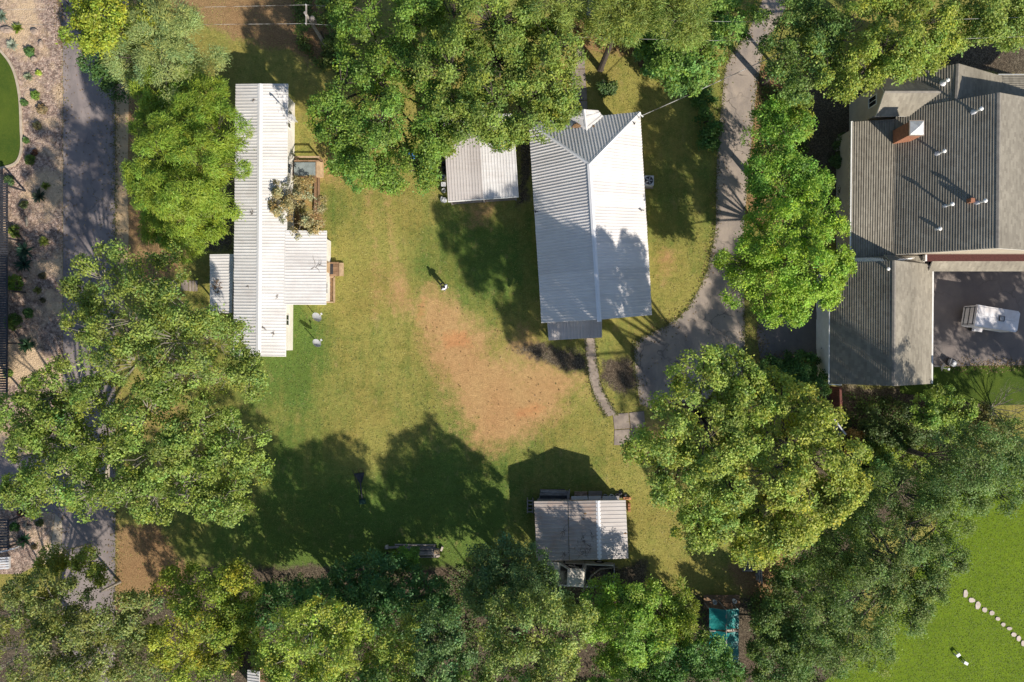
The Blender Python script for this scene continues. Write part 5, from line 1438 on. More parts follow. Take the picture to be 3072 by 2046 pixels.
tag(ground_cover('ground_cover', [([(880,-20),(1060,-20),(1060,260),(980,220),(900,140)],0.35), ([(1960,60),(2180,150),(2130,260),(1960,240),(1900,120)],0.3), ([(2290,250),(2420,300),(2420,650),(2280,660)],0.35)], 2200, 0.7, (0.07,0.095,0.03), 43),
    'low weeds along the bank and driveway thickets', 'ground cover', None, 'stuff')

def blades(name, X, Y, Z, cols, L, W, seed, tilt=0.7):
    rng = np.random.RandomState(seed); N = len(X)
    nn = rng.normal(0, tilt, (N,3)); nn[:,2] = np.abs(nn[:,2])+0.8; nn /= np.linalg.norm(nn, axis=1, keepdims=True)
    d = rng.normal(0, 1, (N,3)); d -= nn*np.sum(d*nn, 1, keepdims=True); d /= np.linalg.norm(d, axis=1, keepdims=True)+1e-9
    w = np.cross(nn, d); l = L*rng.uniform(0.6, 1.4, (N,1))/2; ww = W*rng.uniform(0.6, 1.4, (N,1))/2
    p = np.stack([X, Y, Z], 1)
    v = np.stack([p-d*l, p-w*ww, p+d*l, p+w*ww], 1).reshape(-1,3); v[:,2] = np.maximum(v[:,2], 0.006)
    cc = np.ones((N,4)); cc[:,:3] = cols*rng.uniform(0.72, 1.28, (N,1))
    return link_mesh(name, crown_mesh(name, v, np.arange(N*4).reshape(N,4), np.clip(cc,0,1), (0,0,0)), M['foliage'])

def make_grass():
    rng = np.random.RandomState(77); n = 95000
    X = rng.uniform(-34, 30, n); Y = rng.uniform(-21, 29, n)
    PX = X*PPM+1536; PY = 1023-Y*PPM
    ix = np.clip(((X+47)/0.3125).astype(int), 0, 299)+5; iy = np.clip(((Y+33)/0.3125).astype(int), 0, 210)+5
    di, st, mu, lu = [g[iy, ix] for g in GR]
    keep = rng.rand(n) < (1-np.clip(di*1.9+1.1*(fbm(X,Y,0.7,3)-0.5), 0, 0.985))*(1-np.clip(mu*1.2,0,1))*(1-0.85*st)
    for nm, poly in SHEETS:
        if nm in ('road','driveway','court','gravel','verge','concrete_edge','lawn_shade_tone','lawn_lush'):
            keep &= in_poly_dist(PX, PY, poly) > -4
    for box in ((700,240,885,1075),(860,690,985,920),(1590,340,1960,1020),(1340,350,1560,600),(1600,1500,1885,1685)):
        keep &= ~((PX > box[0]) & (PX < box[2]) & (PY > box[1]) & (PY < box[3]))
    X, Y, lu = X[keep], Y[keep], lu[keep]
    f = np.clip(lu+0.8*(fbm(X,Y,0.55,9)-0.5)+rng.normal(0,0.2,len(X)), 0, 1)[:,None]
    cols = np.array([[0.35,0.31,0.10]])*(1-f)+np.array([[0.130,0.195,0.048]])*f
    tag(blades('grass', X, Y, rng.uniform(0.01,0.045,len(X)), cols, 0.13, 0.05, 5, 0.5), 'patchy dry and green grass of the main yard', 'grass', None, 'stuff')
    n = 40000; X = rng.uniform(24, 43, n); Y = rng.uniform(-29, -9, n); PX = X*PPM+1536; PY = 1023-Y*PPM
    keep = np.zeros(n, bool)
    for nm, poly in SHEETS:
        if nm == 'lawn_lush': keep |= in_poly_dist(PX, PY, poly) < 0
    X, Y = X[keep], Y[keep]; f = fbm(X,Y,0.5,2)[:,None]
    tag(blades('grass', X, Y, rng.uniform(0.012,0.035,len(X)), np.array([[0.17,0.235,0.014]])*(1-f)+np.array([[0.115,0.175,0.011]])*f, 0.10, 0.045, 6, 0.4), 'lush mown grass by the stepping stones', 'grass', None, 'stuff')
    # fallen leaves drifting on paving, dirt and lane edges
    Xs = []; Ys = []
    def along(pts, k, wd):
        pts = np.array([(P(*p).x, P(*p).y) for p in pts]); seg = rng.randint(0, len(pts)-1, k); t = rng.rand(k)[:,None]
        q = pts[seg]*(1-t)+pts[seg+1]*t+rng.normal(0, wd, (k,2)); Xs.append(q[:,0]); Ys.append(q[:,1])
    along(roadL, 1300, 0.3); along(roadR[::-1], 1500, 0.45); along(drive, 900, 0.35); along(lft, 90, 0.2); along(rgt, 90, 0.2)
    along([(2278,925),(2280,1076),(2420,1080)], 500, 0.4); along([(2830,1098),(3080,1094)], 400, 0.3)
    k = 200; q = np.stack([rng.uniform(1240,1720,k), rng.uniform(880,1330,k)],1); Xs.append((q[:,0]-1536)/PPM); Ys.append((1023-q[:,1])/PPM)
    k = 120; q = np.stack([rng.uniform(1900,2240,k), rng.uniform(930,1220,k)],1); Xs.append((q[:,0]-1536)/PPM); Ys.append((1023-q[:,1])/PPM)
    k = 350; q = np.stack([rng.uniform(190,345,k), rng.uniform(0,900,k)],1); Xs.append((q[:,0]-1536)/PPM); Ys.append((1023-q[:,1])/PPM)
    X = np.concatenate(Xs); Y = np.concatenate(Ys); r = rng.rand(len(X),1)
    cols = np.where(r < 0.5, np.array([[0.20,0.125,0.06]]), np.where(r < 0.8, np.array([[0.34,0.24,0.12]]), np.array([[0.11,0.12,0.04]])))
    tag(blades('fallen_leaves', X, Y, rng.uniform(0.025,0.05,len(X)), cols, 0.13, 0.09, 8, 0.35), 'fallen leaves drifted along lane, driveway and dirt', 'leaves', None, 'stuff')
    # weeds creeping over the edges of the paving
    Xs.clear(); Ys.clear()
    along(roadR[::-1], 1800, 0.14); along(drive, 3000, 0.14); along(lft, 350, 0.09); along(rgt, 350, 0.09)
    X = np.concatenate(Xs); Y = np.concatenate(Ys)
    tag(blades('edge_weeds', X, Y, rng.uniform(0.03,0.09,len(X)), np.tile(np.array([[0.15,0.155,0.05]]),(len(X),1)), 0.18, 0.06, 9), 'weeds creeping over the paving edges', 'weeds', None, 'stuff')
make_grass()

# bare twiggy shrub on the right
def bare_shrub(px, py, label, H, spread, n, seed, mat='bark_pale'):
    rng = random.Random(seed); q = P(px,py); m = MB()
    def grow(p, d, L, r, lev):
        e = p+d*L; md = lerp(p,e,0.5)+Vector((rng.uniform(-1,1),rng.uniform(-1,1),0))*L*0.06
        m.tube([tuple(p),tuple(md),tuple(e)],[r,r*0.8,r*0.55],5 if lev < 2 else 3,False)
        if lev < 3:
            for _ in range(3 if lev < 2 else 3):
                nd = (d+Vector((rng.uniform(-.8,.8),rng.uniform(-.8,.8),rng.uniform(-.2,.4)))).normalized()
                grow(lerp(p,e,rng.uniform(0.4,1.0)), nd, L*rng.uniform(0.5,0.75), r*0.5, lev+1)
    for k in range(n):
        t = math.tau*k/n+rng.uniform(-.3,.3); grow(Vector((q.x,q.y,-0.1)), Vector((math.cos(t)*spread,math.sin(t)*spread,1)).normalized(), H*rng.uniform(0.4,0.55), 0.045, 0)
    return tag(m.build('bare_shrub', M[mat], None, (q.x,q.y,0)), label, 'shrub')
bare_shrub(2975, 1225, 'leafless grey twiggy shrub beside the court lawn', 4.5, 0.6, 7, 3)
bare_shrub(3030, 1300, 'low brown twiggy brush under the dark evergreen oak', 2.6, 0.9, 7, 5, 'twig')
bare_shrub(2395, 1995, 'pale leafless twigs at the foot of the dark lawn-edge oak', 2.6, 0.8, 5, 6)

# ---------------------------------------------------------------- gravel bed plants
def spiky(px, py, rpx, col, label, n=46, seed=0, wid=0.07, name='yucca_plant', cat='plant', h=0.55):
    rng = np.random.RandomState(seed+500); q = P(px,py,0.0); r = rpx/PPM
    vs = []; qs = []
    for k in range(n):
        t = rng.uniform(0, 2*math.pi); el = rng.uniform(0.05, 1.25); L = r*rng.uniform(0.8,1.12)*(1.0 if el < 0.8 else 0.85)
        d0 = np.array([math.cos(t)*math.cos(el), math.sin(t)*math.cos(el), math.sin(el)]); s = np.array([-math.sin(t), math.cos(t), 0])*wid*rng.uniform(0.7,1.2)
        b0 = np.array([0,0,0.03]); m1 = b0+d0*L*0.5; e = b0+d0*L+np.array([0,0,-0.12*L*math.cos(el)]); e[2] = max(e[2],0.05)
        i = len(vs); vs += [b0-s*0.6, b0+s*0.6, m1+s, m1-s, e+s*0.12, e-s*0.12]; qs += [(i,i+1,i+2,i+3),(i+3,i+2,i+4,i+5)]
    vs = np.array(vs)
    f = rng.uniform(0.7,1.3,len(qs)); cc = np.ones((len(qs),4)); cc[:,:3] = np.array(col)[None,:]*f[:,None]
    me = crown_mesh(name, vs, np.array(qs), np.clip(cc,0,1), (0,0,0))
    o = link_mesh(name, me, M['foliage'], None, (q.x,q.y,0.02))
    return tag(o, label, cat, None)

def tuft(px, py, rpx, col, label, seed=0, group=None, name='garden_shrub'):
    rng = np.random.RandomState(seed+900); q = P(px,py); r = rpx/PPM
    n = int(26*(r/0.5)**2)+10
    u = rng.uniform(0.0,1,n); ph = rng.uniform(0,2*math.pi,n); s = np.sqrt(1-u*u)
    dr = np.stack([s*np.cos(ph), s*np.sin(ph), u],1); C = dr*np.array([[r*0.85,r*0.85,r*0.8]])*rng.uniform(0.6,1.0,(n,1))+np.array([[0,0,0.05]])
    v, qd, cc = leaf_cloud(C, dr, rng, np.full(n,0.16), 16, 0.14, 0.07, col, 0.2, 'leaf', np.array([[0,0,0.]]))
    v[:,2] = np.maximum(v[:,2], 0.015)
    o = link_mesh(name, crown_mesh(name, v, qd, cc, (0,0,0)), M['foliage'], None, (q.x,q.y,0.02))
    return tag(o, label, 'shrub', group)

BT = (0.035,0.085,0.062); YG = (0.20,0.24,0.05); PG = (0.26,0.30,0.20); DG = (0.05,0.095,0.035)
bed = [ # px, py, r, kind, colour, label
 (56,87,19,'s',(0.17,0.24,0.03),'bright yellow-green yucca near the upper end of the gravel bed'),
 (41,135,19,'s',(0.34,0.38,0.32),'pale silvery agave beside the curved kerb of the lawn'),
 (8,50,22,'s',(0.24,0.31,0.25),'pale teal agave at the gravel bed beside tan boulder'),
 (93,157,20,'t',DG,'dark green shrub next to a tan boulder in the gravel bed'),
 (88,232,15,'s',PG,'pale green yucca facing the curved kerb, lone on tan gravel'),
 (119,220,9,'t',YG,'tiny bright green plant on tan gravel by a dark crack of shade'),
 (109,287,16,'t',(0.09,0.15,0.035),'fresh green shrub midway down the gravel bed beside the kerb bend'),
 (76,309,13,'t',DG,'small dark shrub close to the lawn kerb'),
 (130,330,20,'t',(0.16,0.12,0.09),'greyish brown dry shrub near the lane edge, upper of two'),
 (115,378,16,'t',(0.17,0.15,0.10),'greyish dry shrub with grassy blades, lower of two dry ones'),
 (80,422,11,'t',DG,'very small dark shrub beside the straight part of kerb'),
 (106,459,11,'t',(0.075,0.035,0.03),'dark maroon shrub in the gravel bed'),
 (93,480,18,'t',(0.085,0.125,0.035),'green shrub just below the maroon one'),
 (30,543,20,'t',(0.05,0.085,0.045),'dark shrub at the corner of the slatted pergola roof'),
 (139,559,15,'s',YG,'yellow-green grassy plant above the round dark teal yucca'),
 (120,589,25,'s',(0.06,0.085,0.06),'round dark grey-green yucca in open gravel near the lane'),
 (76,615,16,'t',(0.075,0.095,0.05),'greyish green shrub left alone beside pale driftwood log'),
 (48,695,24,'t',(0.09,0.13,0.04),'leafy green shrub touching the pergola edge above teal yuccas'),
 (133,725,18,'s',YG,'yellow-green yucca near the lane beside the teal yucca pair'),
 (78,752,32,'s',BT,'large dark teal yucca, upper one of the big pair'),
 (74,792,30,'s',BT,'large dark teal yucca, lower one of the big pair'),
 (130,828,13,'t',(0.07,0.06,0.045),'dark brownish shrub between the teal pair and the lane'),
 (48,850,32,'t',(0.09,0.14,0.03),'broad yellow-tinged shrub below the big teal yucca pair'),
 (115,871,14,'s',(0.24,0.24,0.08),'small straw-yellow spiky plant near dark brown shrub'),
 (130,901,9,'t',(0.06,0.055,0.04),'tiny dark shrub under the straw-yellow spiky plant'),
 (43,965,33,'t',(0.07,0.115,0.035),'largest leafy green shrub against the pergola edge'),
 (89,939,20,'t',DG,'dark green shrub joined to the largest leafy one'),
 (83,1034,30,'s',(0.04,0.09,0.045),'dark glossy green yucca on the tan gravel under oak'),
 (26,1121,17,'t',(0.09,0.14,0.04),'small green shrub by the pergola end near oak leaves'),
 (46,1581,17,'t',(0.04,0.09,0.03),'dark round shrub in the lower gravel bed beside driftwood'),
 (74,1620,24,'s',(0.04,0.10,0.05),'dark green rosette yucca in the lower gravel bed'),
 (122,1568,14,'t',(0.07,0.09,0.045),'small grey-green shrub in the lower gravel bed under oak edge'),
 (105,1640,9,'t',(0.06,0.05,0.04),'tiny dark plant beside the rosette yucca'),
 (65,1540,12,'t',(0.10,0.05,0.05),'small dark reddish plant at the upper rim of lower gravel bed'),
]
for i,(px,py,r,k,cl,lb) in enumerate(bed):
    if k == 's': spiky(px,py,r,cl,lb,n=60,seed=i)
    else: tuft(px,py,r,cl,lb,seed=i)
rr = random.Random(12)
for px,py,sx,sy,lb in ((105,178,0.32,0.24,'tan flat-topped boulder half sunk in the gravel bed'),(107,97,0.32,0.28,'dark brown squarish boulder in the upper gravel bed'),(126,134,0.20,0.34,'dark narrow boulder below the squarish one'),
                       (24,92,0.55,0.28,'long tan boulder by the pale teal agave'),(30,585,0.18,0.18,'small grey stone beside the pergola corner'),(124,1050,0.25,0.2,'pale tan stone beside the dark glossy yucca')):
    q = P(px,py); m = MB(); m.blob((q.x,q.y,0.1),(sx,sy,0.24),rr,0.16,10,7)
    tag(m.build('boulder', M['rock'], None, (q.x,q.y,0)), lb, 'boulder')
def log_thing(name, pts, r, label, cat, mat):
    p = [Vector(x) for x in pts]; m = MB().tube(pts, r, 7)
    return tag(m.build(name, M[mat], None, (p[0].x,p[0].y,0)), label, cat)
a,b = P(78,652,0.1), P(80,680,0.1)
log_thing('driftwood', [a,lerp(a,b,0.5)+Vector((0.06,0,0.03)),b],[0.09,0.11,0.06],'pale driftwood log lying in the upper gravel bed','log','bark_pale')
q = P(83,1578); m = MB()
for k in range(5):
    t = rr.uniform(0,3.1); m.tube([(q.x-0.4*math.cos(t),q.y-0.4*math.sin(t),0.05),(q.x,q.y,0.16+0.05*k),(q.x+0.4*math.cos(t),q.y+0.4*math.sin(t),0.08)],[0.05,0.06,0.04],6)
tag(m.build('driftwood', M['bark_pale'], None, (q.x,q.y,0)), 'tangle of grey driftwood pieces in the lower gravel bed', 'log')

#======================================================================= VEHICLES
def pickup():
    f = Vector((-1, 0.048, 0)).normalized(); s = Vector((f.y, -f.x, 0))   # s = right-hand side (north)
    s = Vector((0.048, 1, 0)).normalized()
    O = P(1842, 1728, 0.9); O.z = 0
    root = thing('pickup_truck', 'dusty beige pickup truck loaded with brushwood, parked against the shed', 'truck', (O+f*2.9).to_tuple())
    T = lambda x, y, z: O+f*x+s*y+Vector((0,0,z))
    def ex(prof, y0, y1, inset_top=0.0):
        """side profile (x,z) extruded from y0 to y1"""
        m = MB(); k = len(prof); n = 0
        m.v = [tuple(T(x,y0,z)) for x,z in prof]+[tuple(T(x,y1,z)) for x,z in prof]
        m.f = [tuple(range(k)), tuple(range(2*k-1,k-1,-1))]+[(i,k+i,k+(i+1)%k,(i+1)%k) for i in range(k)]
        return m
    paint = M['truck_paint']
    # lower body with wheel arches
    def arch(cx, r=0.46, z=0.42, n=7): return [(cx+r*math.cos(math.pi*i/n), z+r*math.sin(math.pi*i/n)) for i in range(n+1)]
    prof = [(5.72,0.45),(5.80,0.62),(5.78,0.95),(5.60,1.06),(4.45,1.14),(2.45,1.14),(2.45,0.42)]+list(reversed([(x,z) for x,z in reversed(arch(4.85))]))[::1]
    prof = [(2.46,0.40),(2.46,1.14),(4.50,1.15),(5.55,1.05),(5.76,0.92),(5.80,0.62),(5.74,0.42)]+arch(4.85)+[(4.3,0.40)]
    ex(prof, -0.97, 0.97).build('body', paint, root)
    # cab greenhouse
    m = MB()
    lo = [T(2.46,-0.94,1.15),T(4.52,-0.94,1.15),T(4.52,0.94,1.15),T(2.46,0.94,1.15)]
    hi = [T(2.58,-0.74,1.83),T(3.86,-0.72,1.83),T(3.86,0.72,1.83),T(2.58,0.74,1.83)]
    m.hexa(lo, hi).build('cab', paint, root)
    m = MB(); r0 = [T(2.54,-0.72,1.832),T(3.92,-0.70,1.832),T(3.92,0.70,1.832),T(2.54,0.72,1.832)]; r1 = [T(2.66,-0.6,1.885),T(3.80,-0.58,1.885),T(3.80,0.58,1.885),T(2.66,0.6,1.885)]
    rf = m.hexa(r0, r1).build('cab_roof', paint, root)
    for k in range(4):
        y = -0.42+k*0.28; MB().beam(T(2.74,y,1.888),T(2.98,y,1.888),0.03,0.016).build('roof_groove', M['dark_metal'], rf)
    def onface(pl, a0, a1, b0, b1, name, mat, off=0.012, par=root):
        """patch on a quad face pl=[A,B,C,D] (A-B bottom, D-C top)"""
        A,B,C_,D = pl; n = (B-A).cross(D-A).normalized()
        g = lambda u,v: lerp(lerp(A,B,u),lerp(D,C_,u),v)+n*off
        m = MB(); q = [g(a0,b0),g(a1,b0),g(a1,b1),g(a0,b1)]
        m.hexa([p-n*(off+0.005) for p in q], q); return m.build(name, mat, par)
    onface([lo[1],lo[2],hi[2],hi[1]],0.07,0.93,0.08,0.92,'windshield',M['glass_dark'])
    onface([lo[3],lo[0],hi[0],hi[3]],0.12,0.88,0.15,0.85,'rear_window',M['glass_dark'])
    for pl in ([lo[2],lo[3],hi[3],hi[2]],):
        onface(pl,0.14,0.52,0.12,0.86,'side_window',M['glass_dark']); onface(pl,0.56,0.90,0.12,0.86,'side_window',M['glass_dark'])
    pl = [lo[0],lo[1],hi[1],hi[0]]
    onface(pl,0.10,0.44,0.12,0.86,'side_window',M['glass_dark']); onface(pl,0.48,0.86,0.12,0.86,'side_window',M['glass_dark'])
    # hood panel and bumpers, lights
    MB().hexa([T(4.55,-0.8,1.15),T(5.5,-0.74,1.058),T(5.5,0.74,1.058),T(4.55,0.8,1.15)],[T(4.58,-0.76,1.185),T(5.45,-0.7,1.095),T(5.45,0.7,1.095),T(4.58,0.76,1.185)]).build('hood', paint, root)
    MB().hexa([T(5.76,-0.9,0.42),T(5.9,-0.8,0.42),T(5.9,0.8,0.42),T(5.76,0.9,0.42)],[T(5.76,-0.9,0.66),T(5.9,-0.8,0.66),T(5.9,0.8,0.66),T(5.76,0.9,0.66)]).build('bumper', M['grey_metal'], root)
    MB().box(T(-0.02,0,0.52),(0.16,1.8,0.2)).build('bumper', M['grey_metal'], root)
    for y in (-0.78,0.78):
        MB().box(T(5.79,y,0.84),(0.06,0.28,0.16)).build('headlight', M['white_plastic'], root)
        MB().box(T(0.07,y*1.17,0.92),(0.05,0.12,0.34)).build('tail_light', M['rust'], root)
        MB().box(T(4.18,y*1.36,1.25),(0.12,0.16,0.2)).build('mirror', M['dark_metal'], root)
    # bed: walls and floor
    MB().hexa([T(0.08,-0.96,0.62),T(2.40,-0.96,0.62),T(2.40,0.96,0.62),T(0.08,0.96,0.62)],[T(0.08,-0.96,0.70),T(2.40,-0.96,0.70),T(2.40,0.96,0.70),T(0.08,0.96,0.70)]).build('bed_floor', M['dark_metal'], root)
    for y in (-1,1):
        prof = [(2.42,0.42),(2.42,1.14),(0.08,1.14),(0.08,0.45),(0.7,0.45)]+list(reversed(arch(1.2,0.45)))
        ex(prof, y*0.86, y*0.975).build('bed_side', paint, root)
    MB().box(T(2.38,0,0.92),(0.07,1.74,0.44),math.atan2(f.y,f.x)).build('bulkhead', paint, root)
    MB().box(T(0.10,0,0.90),(0.06,1.72,0.42),math.atan2(f.y,f.x)).build('tailgate', M['dark_metal'], root)
    MB().hexa([T(0.2,-0.5,0.35),T(5.4,-0.5,0.35),T(5.4,0.5,0.35),T(0.2,0.5,0.35)],[T(0.2,-0.5,0.61),T(5.4,-0.5,0.61),T(5.4,0.5,0.61),T(0.2,0.5,0.61)]).build('chassis', M['dark_metal'], root)
    for x in (1.2,4.85):
        for y in (-0.84,0.84):
            w = MB().tube([T(x,y-0.12,0.37),T(x,y+0.12,0.37)],0.37,18).build('wheel', M['black_rubber'], root)
            MB().tube([T(x,y-0.13,0.37),T(x,y+0.13,0.37)],0.21,12).build('rim', M['grey_metal'], w)
    # brushwood in the bed
    rng = random.Random(9); q = T(1.1,0,0.7)
    m = MB()
    for k in range(170):
        x = rng.uniform(0.2,1.95); y = rng.uniform(-0.7,0.7); z = 0.72+rng.uniform(0,0.55)*(1-abs(y)/1.0)
        a = rng.uniform(0,math.pi); L = rng.uniform(0.2,0.6)
        p0 = T(x-L*math.cos(a)/2,y-L*math.sin(a)/2*0.8,z); p1 = T(x+L*math.cos(a)/2,y+L*math.sin(a)/2*0.8,z+rng.uniform(-.15,.2)); md = lerp(p0,p1,0.5)+Vector((rng.uniform(-.1,.1),rng.uniform(-.1,.1),rng.uniform(0,.12)))
        r = rng.uniform(0.008,0.028); m.tube([p0,md,p1],[r,r*0.9,r*0.6],4,False)
    m.blob(T(1.0,0,0.82),(0.8,0.6,0.24),rng,0.25,12,6)
    tag(m.build('brushwood', M['twig'], None, (q.x,q.y,0.7)), 'heap of brown brushwood filling the pickup bed', 'branches')
    p = [T(0.15,0.75,1.12),T(1.2,0.66,1.28),T(1.9,0.1,1.30),T(2.2,-0.5,1.22),T(2.42,-1.0,1.18),T(2.5,-1.5,0.7)]
    m = MB().tube(p,[0.04,0.07,0.075,0.06,0.05,0.03],7)
    m.tube([p[0],T(-0.3,0.8,1.05)],[0.035,0.02],5)
    tag(m.build('long_branch', M['bark_pale'], None, tuple(T(1.5,0,0.7))), 'long bent pale branch lying across the pickup bed and side', 'branch')
pickup()

def trailer():
    c = (P(2933,914,2.2)+P(3061,934,2.2)+P(3053,999,2.2)+P(2923,977,2.2))/4
    f = (P(3061,934,2.2)-P(2933,914,2.2)).normalized(); s = Vector((-f.y,f.x,0))
    O = Vector((c.x,c.y,0)); L = 3.42; Wd = 1.68
    root = thing('cargo_trailer', 'white enclosed cargo trailer with roof hatch and dark door bars parked on the court', 'trailer', O)
    T = lambda x,y,z: O+f*x+s*y+Vector((0,0,z))
    h = L/2; w = Wd/2
    pl = [(-h,-w),(h-0.16,-w),(h,-w+0.16),(h,w-0.16),(h-0.16,w),(-h,w)]
    m = MB(); m.prism([tuple(T(x,y,0).xy) for x,y in pl], 0.42, 2.16); m.build('body', M['trailer_paint'], root)
    pl2 = [(x*1.006,y*1.012) for x,y in pl]
    rf = MB(); rf.prism([tuple(T(x,y,0).xy) for x,y in pl2], 2.162, 2.22); rf = rf.build('roof', M['trailer_paint'], root)
    m = MB(); m.prism([tuple(T(x*0.95,y*0.88,0).xy) for x,y in pl], 2.22, 2.25); m.build('roof_panel', M['trailer_paint'], rf)
    m = MB()
    for y in (-0.3,): m.beam(T(-h+0.15,0.02,2.254),T(h-0.3,-0.0,2.254),0.02,0.012)
    m.build('roof_seam', M['grey_metal'], rf)
    MB().box(T(0.28,0.05,2.28),(0.38,0.36,0.07),math.atan2(f.y,f.x)).build('roof_vent', M['grey_metal'], rf)
    hb = MB()
    for e in (-1,1):
        hb.beam(T(0.28+e*0.19,0.05-0.19,2.30),T(0.28+e*0.19,0.05+0.19,2.30),0.04,0.09); hb.beam(T(0.28-0.19,0.05+e*0.19,2.30),T(0.28+0.19,0.05+e*0.19,2.30),0.04,0.09)
    hb.build('vent_frame', M['dark_metal'], rf)
    rk = MB()
    for z in (1.95,1.35,0.75): rk.beam(T(-h-0.07,-0.74,z),T(-h-0.07,0.74,z),0.04,0.06)
    for y in (-0.68,0.68): rk.beam(T(-h-0.07,y,0.6),T(-h-0.07,y,2.05),0.04,0.06)
    rk.build('door_bar', M['dark_metal'], root)
    for y in (-1,1):
        m = MB(); m.hexa([T(-0.95,y*w,0.72),T(-0.1,y*w,0.72),T(-0.1,y*(w+0.27),0.72),T(-0.95,y*(w+0.27),0.72)],[T(-0.85,y*w,0.86),T(-0.2,y*w,0.86),T(-0.2,y*(w+0.25),0.84),T(-0.85,y*(w+0.25),0.84)])
        m.build('fender', M['trailer_paint'], root)
        wh = MB().tube([T(-0.52,y*(w+0.02),0.33),T(-0.52,y*(w+0.22),0.33)],0.33,18).build('wheel', M['black_rubber'], root)
        MB().tube([T(-0.52,y*(w+0.05),0.33),T(-0.52,y*(w+0.23),0.33)],0.18,12).build('rim', M['pale_metal'], wh)
    m = MB(); m.beam(T(h-0.1,-0.6,0.44),T(h+0.9,0,0.44),0.08,0.1); m.beam(T(h-0.1,0.6,0.44),T(h+0.9,0,0.44),0.08,0.1); m.build('tongue', M['dark_metal'], root)
    MB().tube([T(h+0.75,0,-0.02),T(h+0.75,0,0.75)],0.04,8).build('jack', M['grey_metal'], root)
    MB().box(T(-h-0.02,0,1.25),(0.05,1.5,1.6),math.atan2(f.y,f.x)).build('rear_door', M['trailer_paint'], root)
trailer()

def mower():
    O = P(2853,1089,0); f = Vector((0.93,-0.36,0)).normalized(); s = Vector((-f.y,f.x,0))
    root = thing('lawn_mower', 'grey push lawn mower on the court edge beneath the garage dish', 'lawn mower', O)
    T = lambda x,y,z: O+f*x+s*y+Vector((0,0,z))
    m = MB(); m.prism([tuple(T(x,y,0).xy) for x,y in ((-0.32,-0.24),(0.2,-0.26),(0.36,-0.12),(0.36,0.12),(0.2,0.26),(-0.32,0.24))],0.10,0.24); m.build('deck', M['grey_metal'], root)
    MB().lathe(T(0.05,0,0.22),[(0.18,0),(0.18,0.16),(0.12,0.22),(0.05,0.23)],14).build('engine', M['pale_metal'], root)
    MB().box(T(-0.38,0,0.28),(0.34,0.4,0.32),math.atan2(f.y,f.x)).build('grass_bag', M['dark_metal'], root)
    m = MB()
    for y in (-0.2,0.2): m.tube([T(-0.25,y,0.22),T(-0.62,y,0.95)],0.016,6)
    m.tube([T(-0.62,-0.2,0.95),T(-0.62,0.2,0.95)],0.016,6); m.build('handle', M['pale_metal'], root)
    for x in (-0.26,0.26):
        for y in (-0.27,0.27): MB().tube([T(x,y-0.025,0.1),T(x,y+0.025,0.1)],0.11,12).build('wheel', M['black_rubber'], root)
mower()

